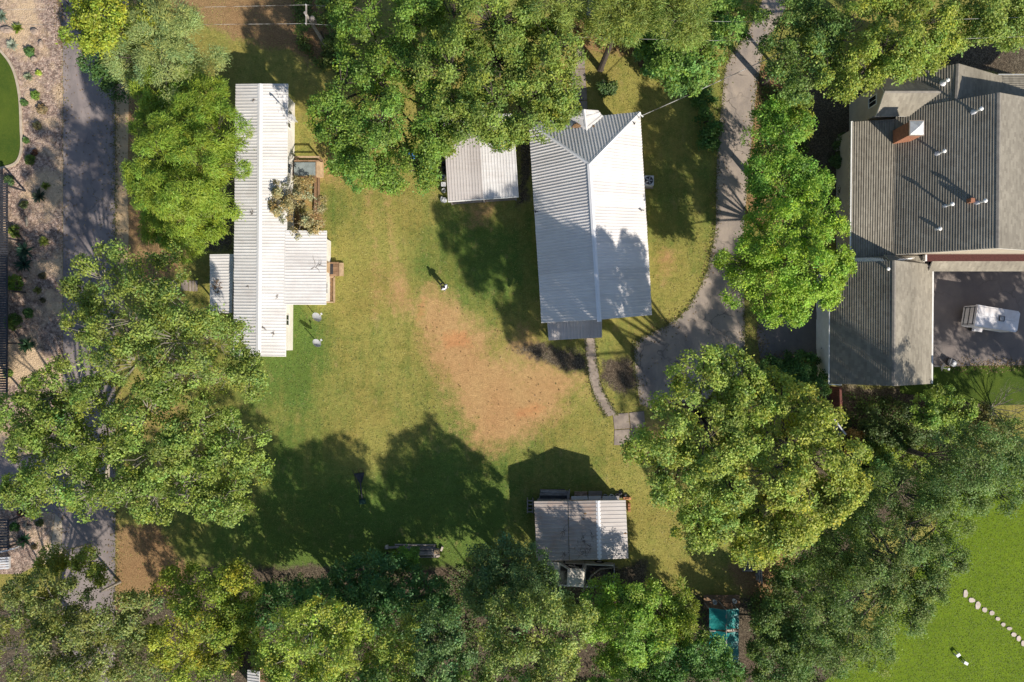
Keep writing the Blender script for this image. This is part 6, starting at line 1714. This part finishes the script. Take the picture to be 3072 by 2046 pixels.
#======================================================================= PERSON
def person():
    q = P(1338,866,0)
    root = thing('person', 'person in white shirt and dark trousers standing on open lawn, hands at a controller', 'person', q)
    fx = Vector((-0.70,0.71,0)).normalized(); sx = Vector((fx.y,-fx.x,0))    # facing up-lawn; sx = right side
    T = lambda f,s,z: Vector(q)+fx*f+sx*s+Vector((0,0,z))
    J = {'pelvis':(0,0,0.97,.15,.12),'waist':(0,0,1.10,.145,.11),'chest':(0,0,1.30,.175,.12),'neckb':(0,0,1.47,.085,.08),'neck':(0.02,0,1.53,.058,.058),'head':(0.035,0,1.62,.088,.10),'crown':(0.03,0,1.72,.075,.085),
         'nose':(0.13,0,1.63,.018,.02)}
    E = [('pelvis','waist'),('waist','chest'),('chest','neckb'),('neckb','neck'),('neck','head'),('head','crown'),('head','nose')]
    for sd,k in ((1,'R'),(-1,'L')):
        J['hip'+k]=(0,sd*0.10,0.90,.10,.10); J['knee'+k]=(0.02,sd*0.13,0.50,.065,.065); J['ank'+k]=(-0.01,sd*0.16,0.09,.045,.045); J['toe'+k]=(0.16,sd*0.19,0.05,.04,.035)
        J['sho'+k]=(0,sd*0.19,1.43,.065,.065); J['elb'+k]=(0.06,sd*0.30,1.17,.046,.046); J['wri'+k]=(0.28,sd*0.13,1.25,.033,.033); J['hand'+k]=(0.36,sd*0.09,1.27,.038,.025)
        J['ear'+k]=(0.03,sd*0.098,1.62,.015,.02)
        E += [('pelvis','hip'+k),('hip'+k,'knee'+k),('knee'+k,'ank'+k),('ank'+k,'toe'+k),('chest','sho'+k),('sho'+k,'elb'+k),('elb'+k,'wri'+k),('wri'+k,'hand'+k),('head','ear'+k)]
        for n,(ds,L) in enumerate(((-.028,.065),(-.01,.075),(.01,.072),(.026,.055))):
            a='f%d%s'%(n,k); b='g%d%s'%(n,k)
            J[a]=(0.36+L*0.6,sd*(0.09-ds)*1.0,1.265,.010,.010); J[b]=(0.36+L,sd*(0.075-ds),1.24,.009,.009); E += [('hand'+k,a),(a,b)]
        J['th'+k]=(0.37,sd*0.05,1.29,.011,.011); E.append(('hand'+k,'th'+k))
    def skinmesh(name, names, mat, grow=0.0):
        idx = {n:i for i,n in enumerate(names)}
        me = bpy.data.meshes.new(name)
        me.from_pydata([tuple(T(*J[n][:3])-Vector(q)) for n in names], [(idx[a],idx[b]) for a,b in E if a in idx and b in idx], [])
        o = link_mesh(name, me, mat, root)
        md = o.modifiers.new('skin','SKIN'); md.use_smooth_shade = True
        for n,i in idx.items():
            me.skin_vertices[0].data[i].radius = (J[n][3]+grow, J[n][4]+grow)
            me.skin_vertices[0].data[i].use_root = (i == 0)
        sb = o.modifiers.new('sub','SUBSURF'); sb.levels = 1; sb.render_levels = 2
        return o
    body = skinmesh('body', list(J), M['skin'])
    skinmesh('shirt', ['chest','waist','pelvis','neckb','shoR','elbR','shoL','elbL'], M['shirt_white'], 0.018)
    skinmesh('trousers', ['pelvis','hipR','hipL','kneeR','kneeL','ankR','ankL'], M['trousers_dark'], 0.016)
    for k in 'RL':
        a = T(*J['ank'+k][:3]); b = T(*J['toe'+k][:3]); c = lerp(a,b,0.45); c.z = 0.045
        MB().box(c,(0.28,0.10,0.10),math.atan2(fx.y,fx.x)).build('shoe', M['white_plastic'], root)
    h = MB(); c = T(0.0,0,1.66); h.blob(c,(0.105,0.105,0.115),random,0.05,12,8); h.build('hair', M['trousers_dark'], root, smooth=True)
    for sd in (-1,1): MB().blob(T(0.118,sd*0.035,1.655),(0.014,0.014,0.012),random,0.02,8,6).build('eye', M['glass_dark'], root)
    MB().beam(T(0.122,-0.025,1.575),T(0.122,0.025,1.575),0.012,0.012).build('mouth', M['rust'], root)
    rc = T(0.41,0,1.275); o = MB().box(rc,(0.11,0.24,0.045),math.atan2(fx.y,fx.x)).build('remote_controller', M['dark_metal'], None, tuple(rc))
    tag(o, 'dark hand-held remote controller held by the person on the lawn', 'controller')
person()

#======================================================================= YARD THINGS
def pole_pile():
    rng = random.Random(21); a = P(1196,1650); b = P(1322,1652); c = (a+b)/2
    root = thing('pole_pile', 'pile of long grey weathered poles and boards lying on the lawn', 'lumber', (c.x,c.y,0))
    rows = [(0.48,0.07),(0.28,0.09),(0.08,0.09),(-0.12,0.14),(-0.34,0.08),(-0.52,0.07),(0.18,0.07),(-0.02,0.07),(-0.24,0.08)]
    for i,(dy,r) in enumerate(rows):
        z = r if i < 6 else 0.22
        x0 = a.x-0.1+rng.uniform(-.3,.3); x1 = b.x-rng.uniform(0.05,0.5)
        MB().tube([(x0,c.y+dy+rng.uniform(-.05,.05),z),((x0+x1)/2,c.y+dy,z+0.02),(x1,c.y+dy+rng.uniform(-.05,.05),z)],[r,r,r*0.85],7).build('pole', M['wood_grey'], root)
    MB().box((b.x-0.28,c.y-0.02,0.34),(0.42,0.34,0.12),0.08).build('board', M['wood_tan'], root)
    MB().box((b.x-0.5,c.y,0.14),(0.14,1.1,0.16)).build('bearer', M['wood_grey'], root)
    MB().box((b.x+0.12,c.y+0.18,0.12),(0.16,0.36,0.26),-0.35).build('block', M['stone_pale'], root)
    MB().box((b.x-0.2,c.y-0.45,0.08),(0.3,0.16,0.2),0.3).build('block', M['stone_pale'], root)
    MB().box((a.x-0.55,c.y+0.3,0.15),(1.2,0.16,0.12),0.05).build('board', M['wood_grey'], root)
    MB().box((a.x-0.95,c.y+0.32,0.12),(0.22,0.3,0.28),0.1).build('block', M['stone_pale'], root)
    q = P(1158,1667); root = thing('rusty_tiller', 'rusty red garden tiller beside the grey pole pile', 'machine', q)
    MB().box((q.x,q.y,0.34),(0.5,0.36,0.3),0.1).build('engine', M['rust'], root)
    MB().lathe((q.x-0.1,q.y,0.48),[(0.16,0),(0.16,0.14),(0.08,0.18)],12).build('tank', M['rust'], root)
    for s in (-1,1):
        MB().tube([(q.x+0.05,q.y+s*0.3,0.2),(q.x+0.05,q.y+s*0.2,0.2)],0.2,14).build('wheel', M['black_rubber'], root)
        m = MB(); m.tube([(q.x+0.2,q.y+s*0.15,0.4),(q.x+0.8,q.y+s*0.3,0.85)],0.02,6); m.build('handlebar', M['rust'], root)
        m = MB()
        for k in range(4):
            t = k*math.pi/4; m.beam((q.x-0.36,q.y+s*0.15,0.18),(q.x-0.36+0.17*math.cos(t),q.y+s*0.18,0.18+0.17*math.sin(t)),0.03,0.05)
            m.beam((q.x-0.36,q.y+s*0.15,0.18),(q.x-0.36-0.17*math.cos(t),q.y+s*0.18,0.18-0.17*math.sin(t)),0.03,0.05)
        m.build('tine', M['rust'], root)
    MB().tube([(q.x-0.36,q.y-0.25,0.18),(q.x-0.36,q.y+0.25,0.18)],0.03,6).build('axle', M['rust'], root)
pole_pile()

def hoop():
    """portable hoop lying on the grass"""
    b = P(1088,1505); t = P(1078,1412); d_ = (t-b); L = d_.length; f = d_.normalized(); s = Vector((f.y,-f.x,0))
    root = thing('fallen_hoop', 'dark basketball hoop and stand lying flat on the lawn', 'basketball hoop', b)
    T = lambda x,y,z: Vector(b)+f*x+s*y+Vector((0,0,z))
    MB().hexa([T(-0.2,-0.28,-0.02),T(0.25,-0.3,-0.02),T(0.25,0.3,-0.02),T(-0.2,0.28,-0.02)],[T(-0.15,-0.2,0.3),T(0.2,-0.22,0.22),T(0.2,0.22,0.22),T(-0.15,0.2,0.3)]).build('base', M['green_dark'], root)
    MB().tube([T(0.1,0,0.12),T(L*0.72,0,0.10)],0.06,8).build('pole', M['dark_metal'], root)
    MB().hexa([T(L*0.62,-0.1,0.03),T(L*0.62,0.14,0.03),T(L*0.93,0.42,0.03),T(L*0.93,-0.45,0.03)],[T(L*0.62,-0.1,0.10),T(L*0.62,0.14,0.10),T(L*0.93,0.42,0.10),T(L*0.93,-0.45,0.10)]).build('backboard', M['dark_metal'], root)
    MB().tube([T(0.1,-0.2,0.05),T(L*0.45,-0.22,0.06),T(L*0.92,-0.45,0.06),T(L*1.05,-0.55,0.05)],0.022,6).build('brace', M['dark_metal'], root)
    m = MB(); c = T(L*0.98,0.15,0.07); n=14
    m.tube([tuple(c+f*0.22*math.cos(math.tau*k/n)+s*0.22*math.sin(math.tau*k/n)) for k in range(n+1)],0.014,5,False); m.build('rim', M['rust'], root)
hoop()

def tarp_shelter():
    c = P(2178,1890); root = thing('tarp_shelter', 'turquoise tarp shelter over a ridge pole with a gap across its middle', 'shelter', (c.x,c.y,0))
    zr, ze = 2.3, 1.75
    def half(y0, y1, x_e, nm):
        r0, r1 = P(2178,y0,zr), P(2179,y1,zr); e0, e1 = P(x_e,y0-6 if x_e < 2178 else y0-4,ze), P(x_e,y1,ze)
        n = 8; k = 5; m = MB()
        for i in range(n+1):
            for j in range(k+1):
                p = lerp(lerp(r0,r1,i/n),lerp(e0,e1,i/n),j/k)
                sag = -0.14*math.sin(math.pi*j/k)*(0.6+0.4*math.sin(i*2.1))+0.05*math.sin(i*1.7+j)
                m.v.append((p.x,p.y,p.z+sag))
        for i in range(n):
            for j in range(k):
                a = i*(k+1)+j; m.f.append((a,a+1,a+k+2,a+k+1))
        m.build('tarp', M['tarp'], root, smooth=True)
    half(1830,1886,2217,'a'); half(1830,1890,2128,'b'); half(1900,1990,2216,'c'); half(1897,1990,2128,'d')
    MB().tube([P(2178,1828,2.24),P(2179,1992,2.24)],0.05,7).build('ridge_pole', M['wood_grey'], root)
    for x in (2130,2215):
        MB().tube([P(x,1826,1.70),P(x,1992,1.70)],0.04,7).build('side_pole', M['wood_grey'], root)
        for y in (1830,1893,1988):
            p = P(x,y,1.72); MB().tube([(p.x,p.y,-0.1),tuple(p)],0.05,7).build('post', M['wood_grey'], root)
    for y in (1830,1988):
        p = P(2178,y,2.24); MB().tube([(p.x,p.y,-0.1),tuple(p)],0.05,7).build('post', M['wood_grey'], root)
    p = P(2191,1891,2.05); MB().box(p,(0.6,0.16,0.04),0.12).build('cross_board', M['stone_pale'], root)
    MB().beam(P(2129,1893,1.85),P(2217,1893,1.85),0.07,0.07).build('cross_beam', M['wood_grey'], root)
    # plank walkway in front
    c = P(2162,1806); root = thing('plank_platform', 'low brown plank platform in front of the turquoise tarp shelter', 'platform', (c.x,c.y,0))
    a, b = P(2110,1783), P(2218,1826)
    for i in range(6):
        y = a.y+(b.y-a.y)*(i+0.5)/6
        MB().box(((a.x+b.x)/2,y,0.12),(b.x-a.x,abs(b.y-a.y)/6-0.02,0.06),random.uniform(-.01,.01)).build('plank', M['wood_brown'], root)
    for x in (a.x+0.3,b.x-0.3): MB().box((x,(a.y+b.y)/2,0.03),(0.12,abs(b.y-a.y),0.13)).build('bearer', M['wood_brown'], root)
    for px,py,lb in ((2142,1803,'white bucket on the plank platform at the shaded end'),(2201,1800,'white bucket on the plank platform at the sunlit end')):
        q = P(px,py,0.15); root = thing('bucket', lb, 'bucket', q)
        MB().lathe((q.x,q.y,0.145),[(0.13,0),(0.165,0.36),(0.145,0.36),(0.11,0.05)],16).build('pail', M['white_plastic'], root)
        MB().tube([(q.x-0.16,q.y,0.48),(q.x-0.1,q.y-0.16,0.5),(q.x+0.1,q.y-0.16,0.5),(q.x+0.16,q.y,0.48)],0.01,5).build('handle', M['grey_metal'], root)
    q = P(2203,1814,0.15); root = thing('canvas_chair', 'olive canvas folding chair on the plank platform by the bucket', 'chair', q)
    MB().box((q.x,q.y,0.52),(0.45,0.4,0.03)).build('seat', M['leaf_litter'], root); MB().hexa([Vector((q.x-.22,q.y-.2,.52)),Vector((q.x+.22,q.y-.2,.52)),Vector((q.x+.22,q.y-.17,.52)),Vector((q.x-.22,q.y-.17,.52))],[Vector((q.x-.22,q.y-.3,.95)),Vector((q.x+.22,q.y-.3,.95)),Vector((q.x+.22,q.y-.27,.95)),Vector((q.x-.22,q.y-.27,.95))]).build('backrest', M['leaf_litter'], root)
    for dx in (-.2,.2):
        for dy in (-.18,.18): MB().tube([(q.x+dx,q.y+dy,0.14),(q.x+dx*0.9,q.y-dy*0.3,0.52)],0.015,6).build('leg', M['dark_metal'], root)
tarp_shelter()

def board_stack():
    c = P(2274,1693); root = thing('board_stack', 'stack of long grey weathered boards on blocks near the plank platform', 'lumber', (c.x,c.y,0))
    for k,(dx,L,z) in enumerate(((-0.14,2.4,0.35),(0.0,2.5,0.35),(0.14,2.3,0.35),(-0.07,2.4,0.46),(0.09,2.55,0.46))):
        MB().box((c.x+dx,c.y-0.04*k,z),(0.12,L,0.09),0.03*(k-2)).build('board', M['wood_grey'], root)
    for y in (-0.8,0.8): MB().box((c.x,c.y+y,0.14),(0.5,0.2,0.34)).build('block', M['concrete'], root)
    c = P(2243,1690); root = thing('pallet', 'dark grey slatted pallet lying beside the board stack', 'pallet', (c.x,c.y,0))
    for k in range(6): MB().box((c.x,c.y-0.55+k*0.22,0.15),(0.95,0.16,0.03)).build('slat', M['wood_grey'], root)
    for k in range(3): MB().box((c.x-0.4+k*0.4,c.y,0.06),(0.09,1.26,0.14)).build('runner', M['wood_grey'], root)
board_stack()

def bench(px, py, rz, label):
    q = P(px,py); root = thing('garden_bench', label, 'bench', q)
    Mx = Matrix.Rotation(rz,3,'Z'); T = lambda x,y,z: Vector(q)+Mx@Vector((x,y,z))
    for k in range(3): MB().box(T(0,-0.15+k*0.15,0.45),(1.1,0.12,0.04),rz).build('seat_slat', M['wood_grey'], root)
    for k in range(2): MB().box(T(0,0.26,0.62+k*0.16),(1.1,0.04,0.12),rz).build('back_slat', M['wood_grey'], root)
    for x in (-0.45,0.45):
        for y,h in ((-0.16,0.45),(0.24,0.85)): MB().box(T(x,y,h/2-0.03),(0.07,0.07,h+0.04),rz).build('leg', M['wood_grey'], root)
bench(2211,1086,0.03,'pale wooden bench at the driveway end beneath the oak edge')

def rail_fence():
    a, b = P(2491,1160), P(2493,1238); c = (a+b)/2
    root = thing('wooden_fence', 'dark red wooden fence running from the garage corner', 'fence', (c.x,c.y,0))
    n = 14
    for k in range(n):
        p = lerp(a,b,(k+0.5)/n); MB().box((p.x,p.y,0.88),(0.04,(a-b).length/n-0.015,1.8)).build('picket', M['wood_red'], root)
    for z in (0.4,1.4): MB().beam(a+Vector((0.05,0,z)),b+Vector((0.05,0,z)),0.06,0.1).build('rail', M['wood_red'], root)
    for k in range(3): p = lerp(a,b,k/2); MB().box((p.x+0.09,p.y,0.9),(0.1,0.1,1.95)).build('post', M['wood_red'], root)
    MB().beam(a+Vector((0.02,0,1.82)),b+Vector((0.02,0,1.82)),0.18,0.05).build('cap_rail', M['wood_red'], root)
    # small dark kennel with pale edge rail
    a, b = P(2500,1255,1.2), P(2537,1304,1.2); f = (b-a).normalized(); s = Vector((f.y,-f.x,0))
    c = (a+b)/2+s*0.8; root = thing('dark_kennel', 'low dark kennel roof with pale edge rail half under the oak', 'kennel', (c.x,c.y,0))
    p = [a,b,b+s*1.7,a+s*1.7]
    if (p[2]-p[0]).cross(Vector((0,0,1))).length < 0: pass
    MB().slab([q+Vector((0,0,-0.02)) for q in p],0.08).build('roof', M['dark_metal'], root)
    MB().beam(a+Vector((0,0,0.02)),b+Vector((0,0,0.02)),0.12,0.14).build('edge_rail', M['pale_metal'], root)
    for t in (0.45,0.75):
        q = lerp(a,b,t)+s*0.35; MB().beam(q,q+s*0.5,0.04,0.03).build('batten', M['pale_metal'], root)
    ip = inset([tuple(q.xy) for q in p],0.12); MB().prism([tuple(q) for q in ip],-0.05,1.12).build('wall', M['wood_brown'], root)
rail_fence()

def stones():
    rng = random.Random(5)
    pts = [(1360,960,18,30),(1403,1003,26,20),(1445,1040,20,30),(1493,1068,22,20),(1540,1090,20,17),(1583,1130,17,15),(1620,1170,17,17),(1662,1197,20,14),(1695,1240,20,17),(1725,1265,16,22),(1757,1300,16,22)]
    for i,(zx,zy,w,h) in enumerate(pts):
        q = P(2304+zx/2.2995,1364+zy/2.2995); m = MB()
        n = 7; poly = [(q.x+w/2.3/PPM*0.95*math.cos(math.tau*k/n+0.3)*rng.uniform(0.8,1.15), q.y+h/2.3/PPM*0.95*math.sin(math.tau*k/n+0.3)*rng.uniform(0.8,1.15)) for k in range(n)]
        m.prism(poly,-0.03,0.06+rng.uniform(0,0.02))
        tag(m.build('stepping_stone', M['stone_pale'], None, (q.x,q.y,0)), 'irregular pale stepping stone set in the lush lawn', 'stepping stone', 'stepping stones across the lush lawn')
    for px,py,rz,lb in ((2867,1960,0.6,'white box-shaped stool on lush lawn, nearer the stepping stones'),(2890,1984,-0.5,'white box-shaped stool on lush lawn, farther from the stepping stones')):
        q = P(px,py); root = thing('lawn_stool', lb, 'stool', q, 'white stools on the lawn')
        MB().box((q.x,q.y,0.36),(0.34,0.23,0.06),rz).build('seat', M['white_plastic'], root)
        Mx = Matrix.Rotation(rz,3,'Z')
        for x in (-.15,.15):
            for y in (-.09,.09):
                p = q+Mx@Vector((x,y,0)); MB().box((p.x,p.y,0.16),(0.05,0.05,0.36),rz).build('leg', M['white_plastic'], root)
stones()

def pergola(px0, px1, py0, py1, z, step, label, mat, sw=0.12):
    a, b = P(px0,py0,z), P(px1,py1,z); c = (a+b)/2
    root = thing('slatted_pergola', label, 'pergola', (c.x,c.y,0))
    n = int((a.y-b.y)/step); me = None
    L = b.x-a.x
    for k in range(n):
        y = a.y-(k+0.5)*step
        if me is None: o = MB().box((c.x,c.y,z),(L,sw,0.05)).build('slat', M[mat], root); me = o.data
        else: o = link_mesh('slat', me, M[mat], root)
        o.location = (0, y-c.y, random.uniform(-.004,.004))
    for x in (a.x+0.3,b.x-0.12,a.x+L*0.55): MB().box((x,c.y,z-0.09),(0.1,a.y-b.y,0.12)).build('beam', M[mat], root)
    for x in (a.x+0.3,b.x-0.12):
        for k in range(max(2,int((a.y-b.y)/4)+1)):
            y = a.y-0.2-(a.y-b.y-0.4)*k/max(1,int((a.y-b.y)/4)); MB().box((x,y,z/2-0.12),(0.12,0.12,z-0.1)).build('post', M[mat], root)
pergola(-160,23,548,1195,2.3,0.20,'long dark slatted pergola along the upper gravel bed','dark_metal',0.13)
pergola(-120,27,1556,1650,2.2,0.22,'short dark slatted pergola beside the lower gravel bed','dark_metal',0.13)
def slat_bench():
    a, b = P(-60,1672,0.45), P(27,1710,0.45); c = (a+b)/2
    root = thing('slatted_bench', 'pale grey slatted bench at the end of the lower gravel bed', 'bench', (c.x,c.y,0))
    for k in range(5):
        y = a.y-(a.y-b.y)*(k+0.5)/5; MB().box((c.x,y,0.45),(b.x-a.x,0.14,0.05),0.06).build('slat', M['pale_metal'], root)
    for x in (b.x-0.2,c.x,a.x+0.2): MB().box((x,c.y,0.2),(0.1,a.y-b.y-0.1,0.46)).build('leg', M['grey_metal'], root)
    a, b = P(-20,1662,0.8), P(44,1645,0.8)
    root = thing('low_rail', 'low pale rail on posts between pergola and slatted bench', 'rail', ((a.x+b.x)/2,(a.y+b.y)/2,0))
    MB().beam(a,b,0.1,0.1).build('rail', M['pale_metal'], root); MB().beam(a-Vector((0,0,0.35)),b-Vector((0,0,0.35)),0.06,0.1).build('rail', M['pale_metal'], root)
    for t in (0.05,0.5,0.95): p = lerp(a,b,t); MB().box((p.x,p.y,0.4),(0.09,0.09,0.85)).build('post', M['pale_metal'], root)
slat_bench()

def utility(px, py, h, label, tx=True):
    q = P(px,py); root = thing('utility_pole', label, 'utility pole', q)
    MB().tube([(q.x,q.y,-0.3),(q.x,q.y,h)],[0.15,0.1],10).build('pole', M['wood_grey'], root)
    MB().beam((q.x,q.y-0.75,h-0.35),(q.x,q.y+0.75,h-0.35),0.09,0.12).build('crossarm', M['wood_grey'], root)
    for y in (-0.7,-0.1,0.7): MB().lathe((q.x,q.y+y,h-0.29),[(0.04,0),(0.06,0.06),(0.03,0.14)],8).build('insulator', M['grey_metal'], root)
    MB().lathe((q.x+0.28,q.y,h-1.5),[(0.2,0),(0.2,0.6),(0.1,0.68)],12).build('transformer', M['wood_grey'], root)
    MB().beam((q.x,q.y,h-1.2),(q.x+0.12,q.y,h-1.2),0.08,0.08).build('bracket', M['dark_metal'], root)
    return q
up1 = utility(981,143,6.4,'weathered utility pole with crossarm rising from the straw bank')
up2 = utility(2345,225,8.6,'tall weathered utility pole among the trees beside the driveway')
def wire(p, q, sag, label, r=0.011, group=None, mat='cable', n=24):
    pts = []
    for i in range(n+1):
        t = i/n; v = lerp(Vector(p),Vector(q),t); v.z -= sag*4*t*(1-t); pts.append(tuple(v))
    return tag(MB().tube(pts,r,5).build('power_line', M[mat], None, pts[0]), label, 'cable', group)
for y,lb in ((0.7,'upper'),(-0.7,'lower')):
    wire((up1.x,up1.y+y,6.15),(up2.x,up2.y+y,8.35),0.7,'thin %s overhead wire between the two utility poles' % lb, group='overhead wires')
    wire((-60,P(0,46,6).y+y*0.6-0.2,6.8),(up1.x,up1.y+y,6.15),0.5,'thin %s overhead wire crossing the lane to the straw bank pole' % lb, group='overhead wires')
    wire((up2.x,up2.y+y,8.35),(60,up2.y+y+1.0,9.5),0.5,'thin %s overhead wire past the tree-hidden pole' % lb, group='overhead wires')
# service drop to the farmhouse
s0 = P(1925,347,3.6)
def drop_mast():
    root = thing('entry_mast', 'short white cable mast at the farmhouse eave corner', 'mast', (s0.x-0.1,s0.y,2.9))
    MB().tube([(s0.x-0.1,s0.y-0.05,2.7),(s0.x-0.1,s0.y-0.05,3.6)],0.035,8).build('pipe', M['grey_metal'], root)
    MB().box((s0.x,s0.y,3.6),(0.3,0.08,0.08),-0.7).build('clamp', M['white_plastic'], root)
drop_mast()
wire(s0,(up2.x,up2.y,8.5),0.3,'twisted pale service cable from farmhouse corner to the hidden pole',0.026,None,'cable',40)

def roof_twigs():
    rng = random.Random(31)
    def twig(px, py, z, L, label, n=4):
        q = P(px,py,z); m = MB()
        for k in range(n+3):
            a = rng.uniform(0,math.tau); p = Vector(q)+Vector((rng.uniform(-.3,.3),rng.uniform(-.3,.3),0))*L; L = L*rng.uniform(0.75,1.1)
            pts = [p]
            for s in range(3):
                a += rng.uniform(-.7,.7); p = p+Vector((math.cos(a),math.sin(a),0))*L/3; pts.append(Vector((p.x,p.y,z+rng.uniform(0.0,0.06))))
            m.tube(pts,[0.016,0.013,0.010,0.006],4,False)
        tag(m.build('fallen_twig', M['twig'], None, tuple(q)), label, 'twig', 'twigs on metal roofs')
    for px,py,z,L in ((950,800,3.16,0.7),(758,640,3.76,0.4),(820,1000,3.64,0.3),(790,985,3.84,0.35),(745,860,3.66,0.25),(830,890,3.55,0.3),(762,300,3.78,0.25)):
        twig(px,py,z,L,'small dark twig lying on the mobile home metal roof')
    for px,py,z,L in ((1690,1595,2.85,0.8),(1750,1620,3.25,0.9),(1770,1640,3.38,0.8),(1730,1640,3.12,0.7),(1775,1600,3.4,0.6),(1695,1665,2.88,0.7),(1745,1660,3.22,0.6),(1760,1650,3.3,0.7)):
        twig(px,py,z,L,'dead branched twig lying on the shed metal roof',4)
    for px,py,z in ((1755,1540,3.28),(1752,1557,3.26),(1875,1600,3.0)):
        q = P(px,py,z); m = MB(); m.blob((q.x,q.y,z+0.02),(0.16,0.06,0.03),rng,0.3,7,4)
        tag(m.build('dark_leaf_clump', M['leaf_litter'], None, tuple(q)), 'dark wet leaf clump stuck on the shed roof', 'leaf litter', 'leaf clumps on the shed roof')
    m = MB(); q = P(647,862,2.55)
    for k in range(26):
        a = rng.uniform(0,math.tau); x = q.x+rng.uniform(-.35,.35); y = q.y+rng.uniform(-.6,.7); L = rng.uniform(0.15,0.5)
        m.tube([(x,y,2.53),(x+L*math.cos(a)*0.5,y+L*math.sin(a)*0.5,2.60),(x+L*math.cos(a),y+L*math.sin(a),2.55)],[0.022,0.02,0.012],4,False)
    tag(m.build('brush_tangle', M['leaf_litter'], None, tuple(q)), 'brown tangle of dead branches lying on the porch canopy roof', 'branches')
roof_twigs()

# blue tub among the oak leaves, yard bits
q = P(1240,468,0); root = thing('blue_barrel', 'bright blue plastic barrel seen through the oak leaves', 'barrel', q)
MB().lathe((q.x,q.y,-0.03),[(0.24,0),(0.29,0.15),(0.30,0.5),(0.28,0.85),(0.24,0.9)],18).build('drum', M['blue_plastic'], root); MB().lathe((q.x,q.y,0.88),[(0.26,0),(0.26,0.05),(0.2,0.06)],18).build('lid', M['blue_plastic'], root)
# small shed roof peeping out at the bottom edge
def edge_shed():
    a, b = P(742,2010,2.2), P(782,2010,2.2); c_, d_ = P(782,2140,2.6), P(742,2140,2.6); c = (a+c_)/2
    root = thing('small_shed', 'small shed with weathered white ribbed roof peeping out between trees', 'shed', (c.x,c.y,0))
    metal_slope(root, a, d_, [(0,b+Vector((0,0,0.3))),(1,c_+Vector((0,0,0.3)))], M['roof_white'])
    walls(root, inset([tuple(p.xy) for p in (d_,c_,b,a)],0.12), 2.15, M['wood_brown'])
    q = P(719,1982,0); MBx = MB().box((q.x,q.y,0.75),(0.16,1.0,1.6)); tag(MBx.build('plank_post', M['wood_tan'], None, (q.x,q.y,0)), 'upright tan plank beside the small white-roofed shed', 'post')
edge_shed()
# roots at the great oak
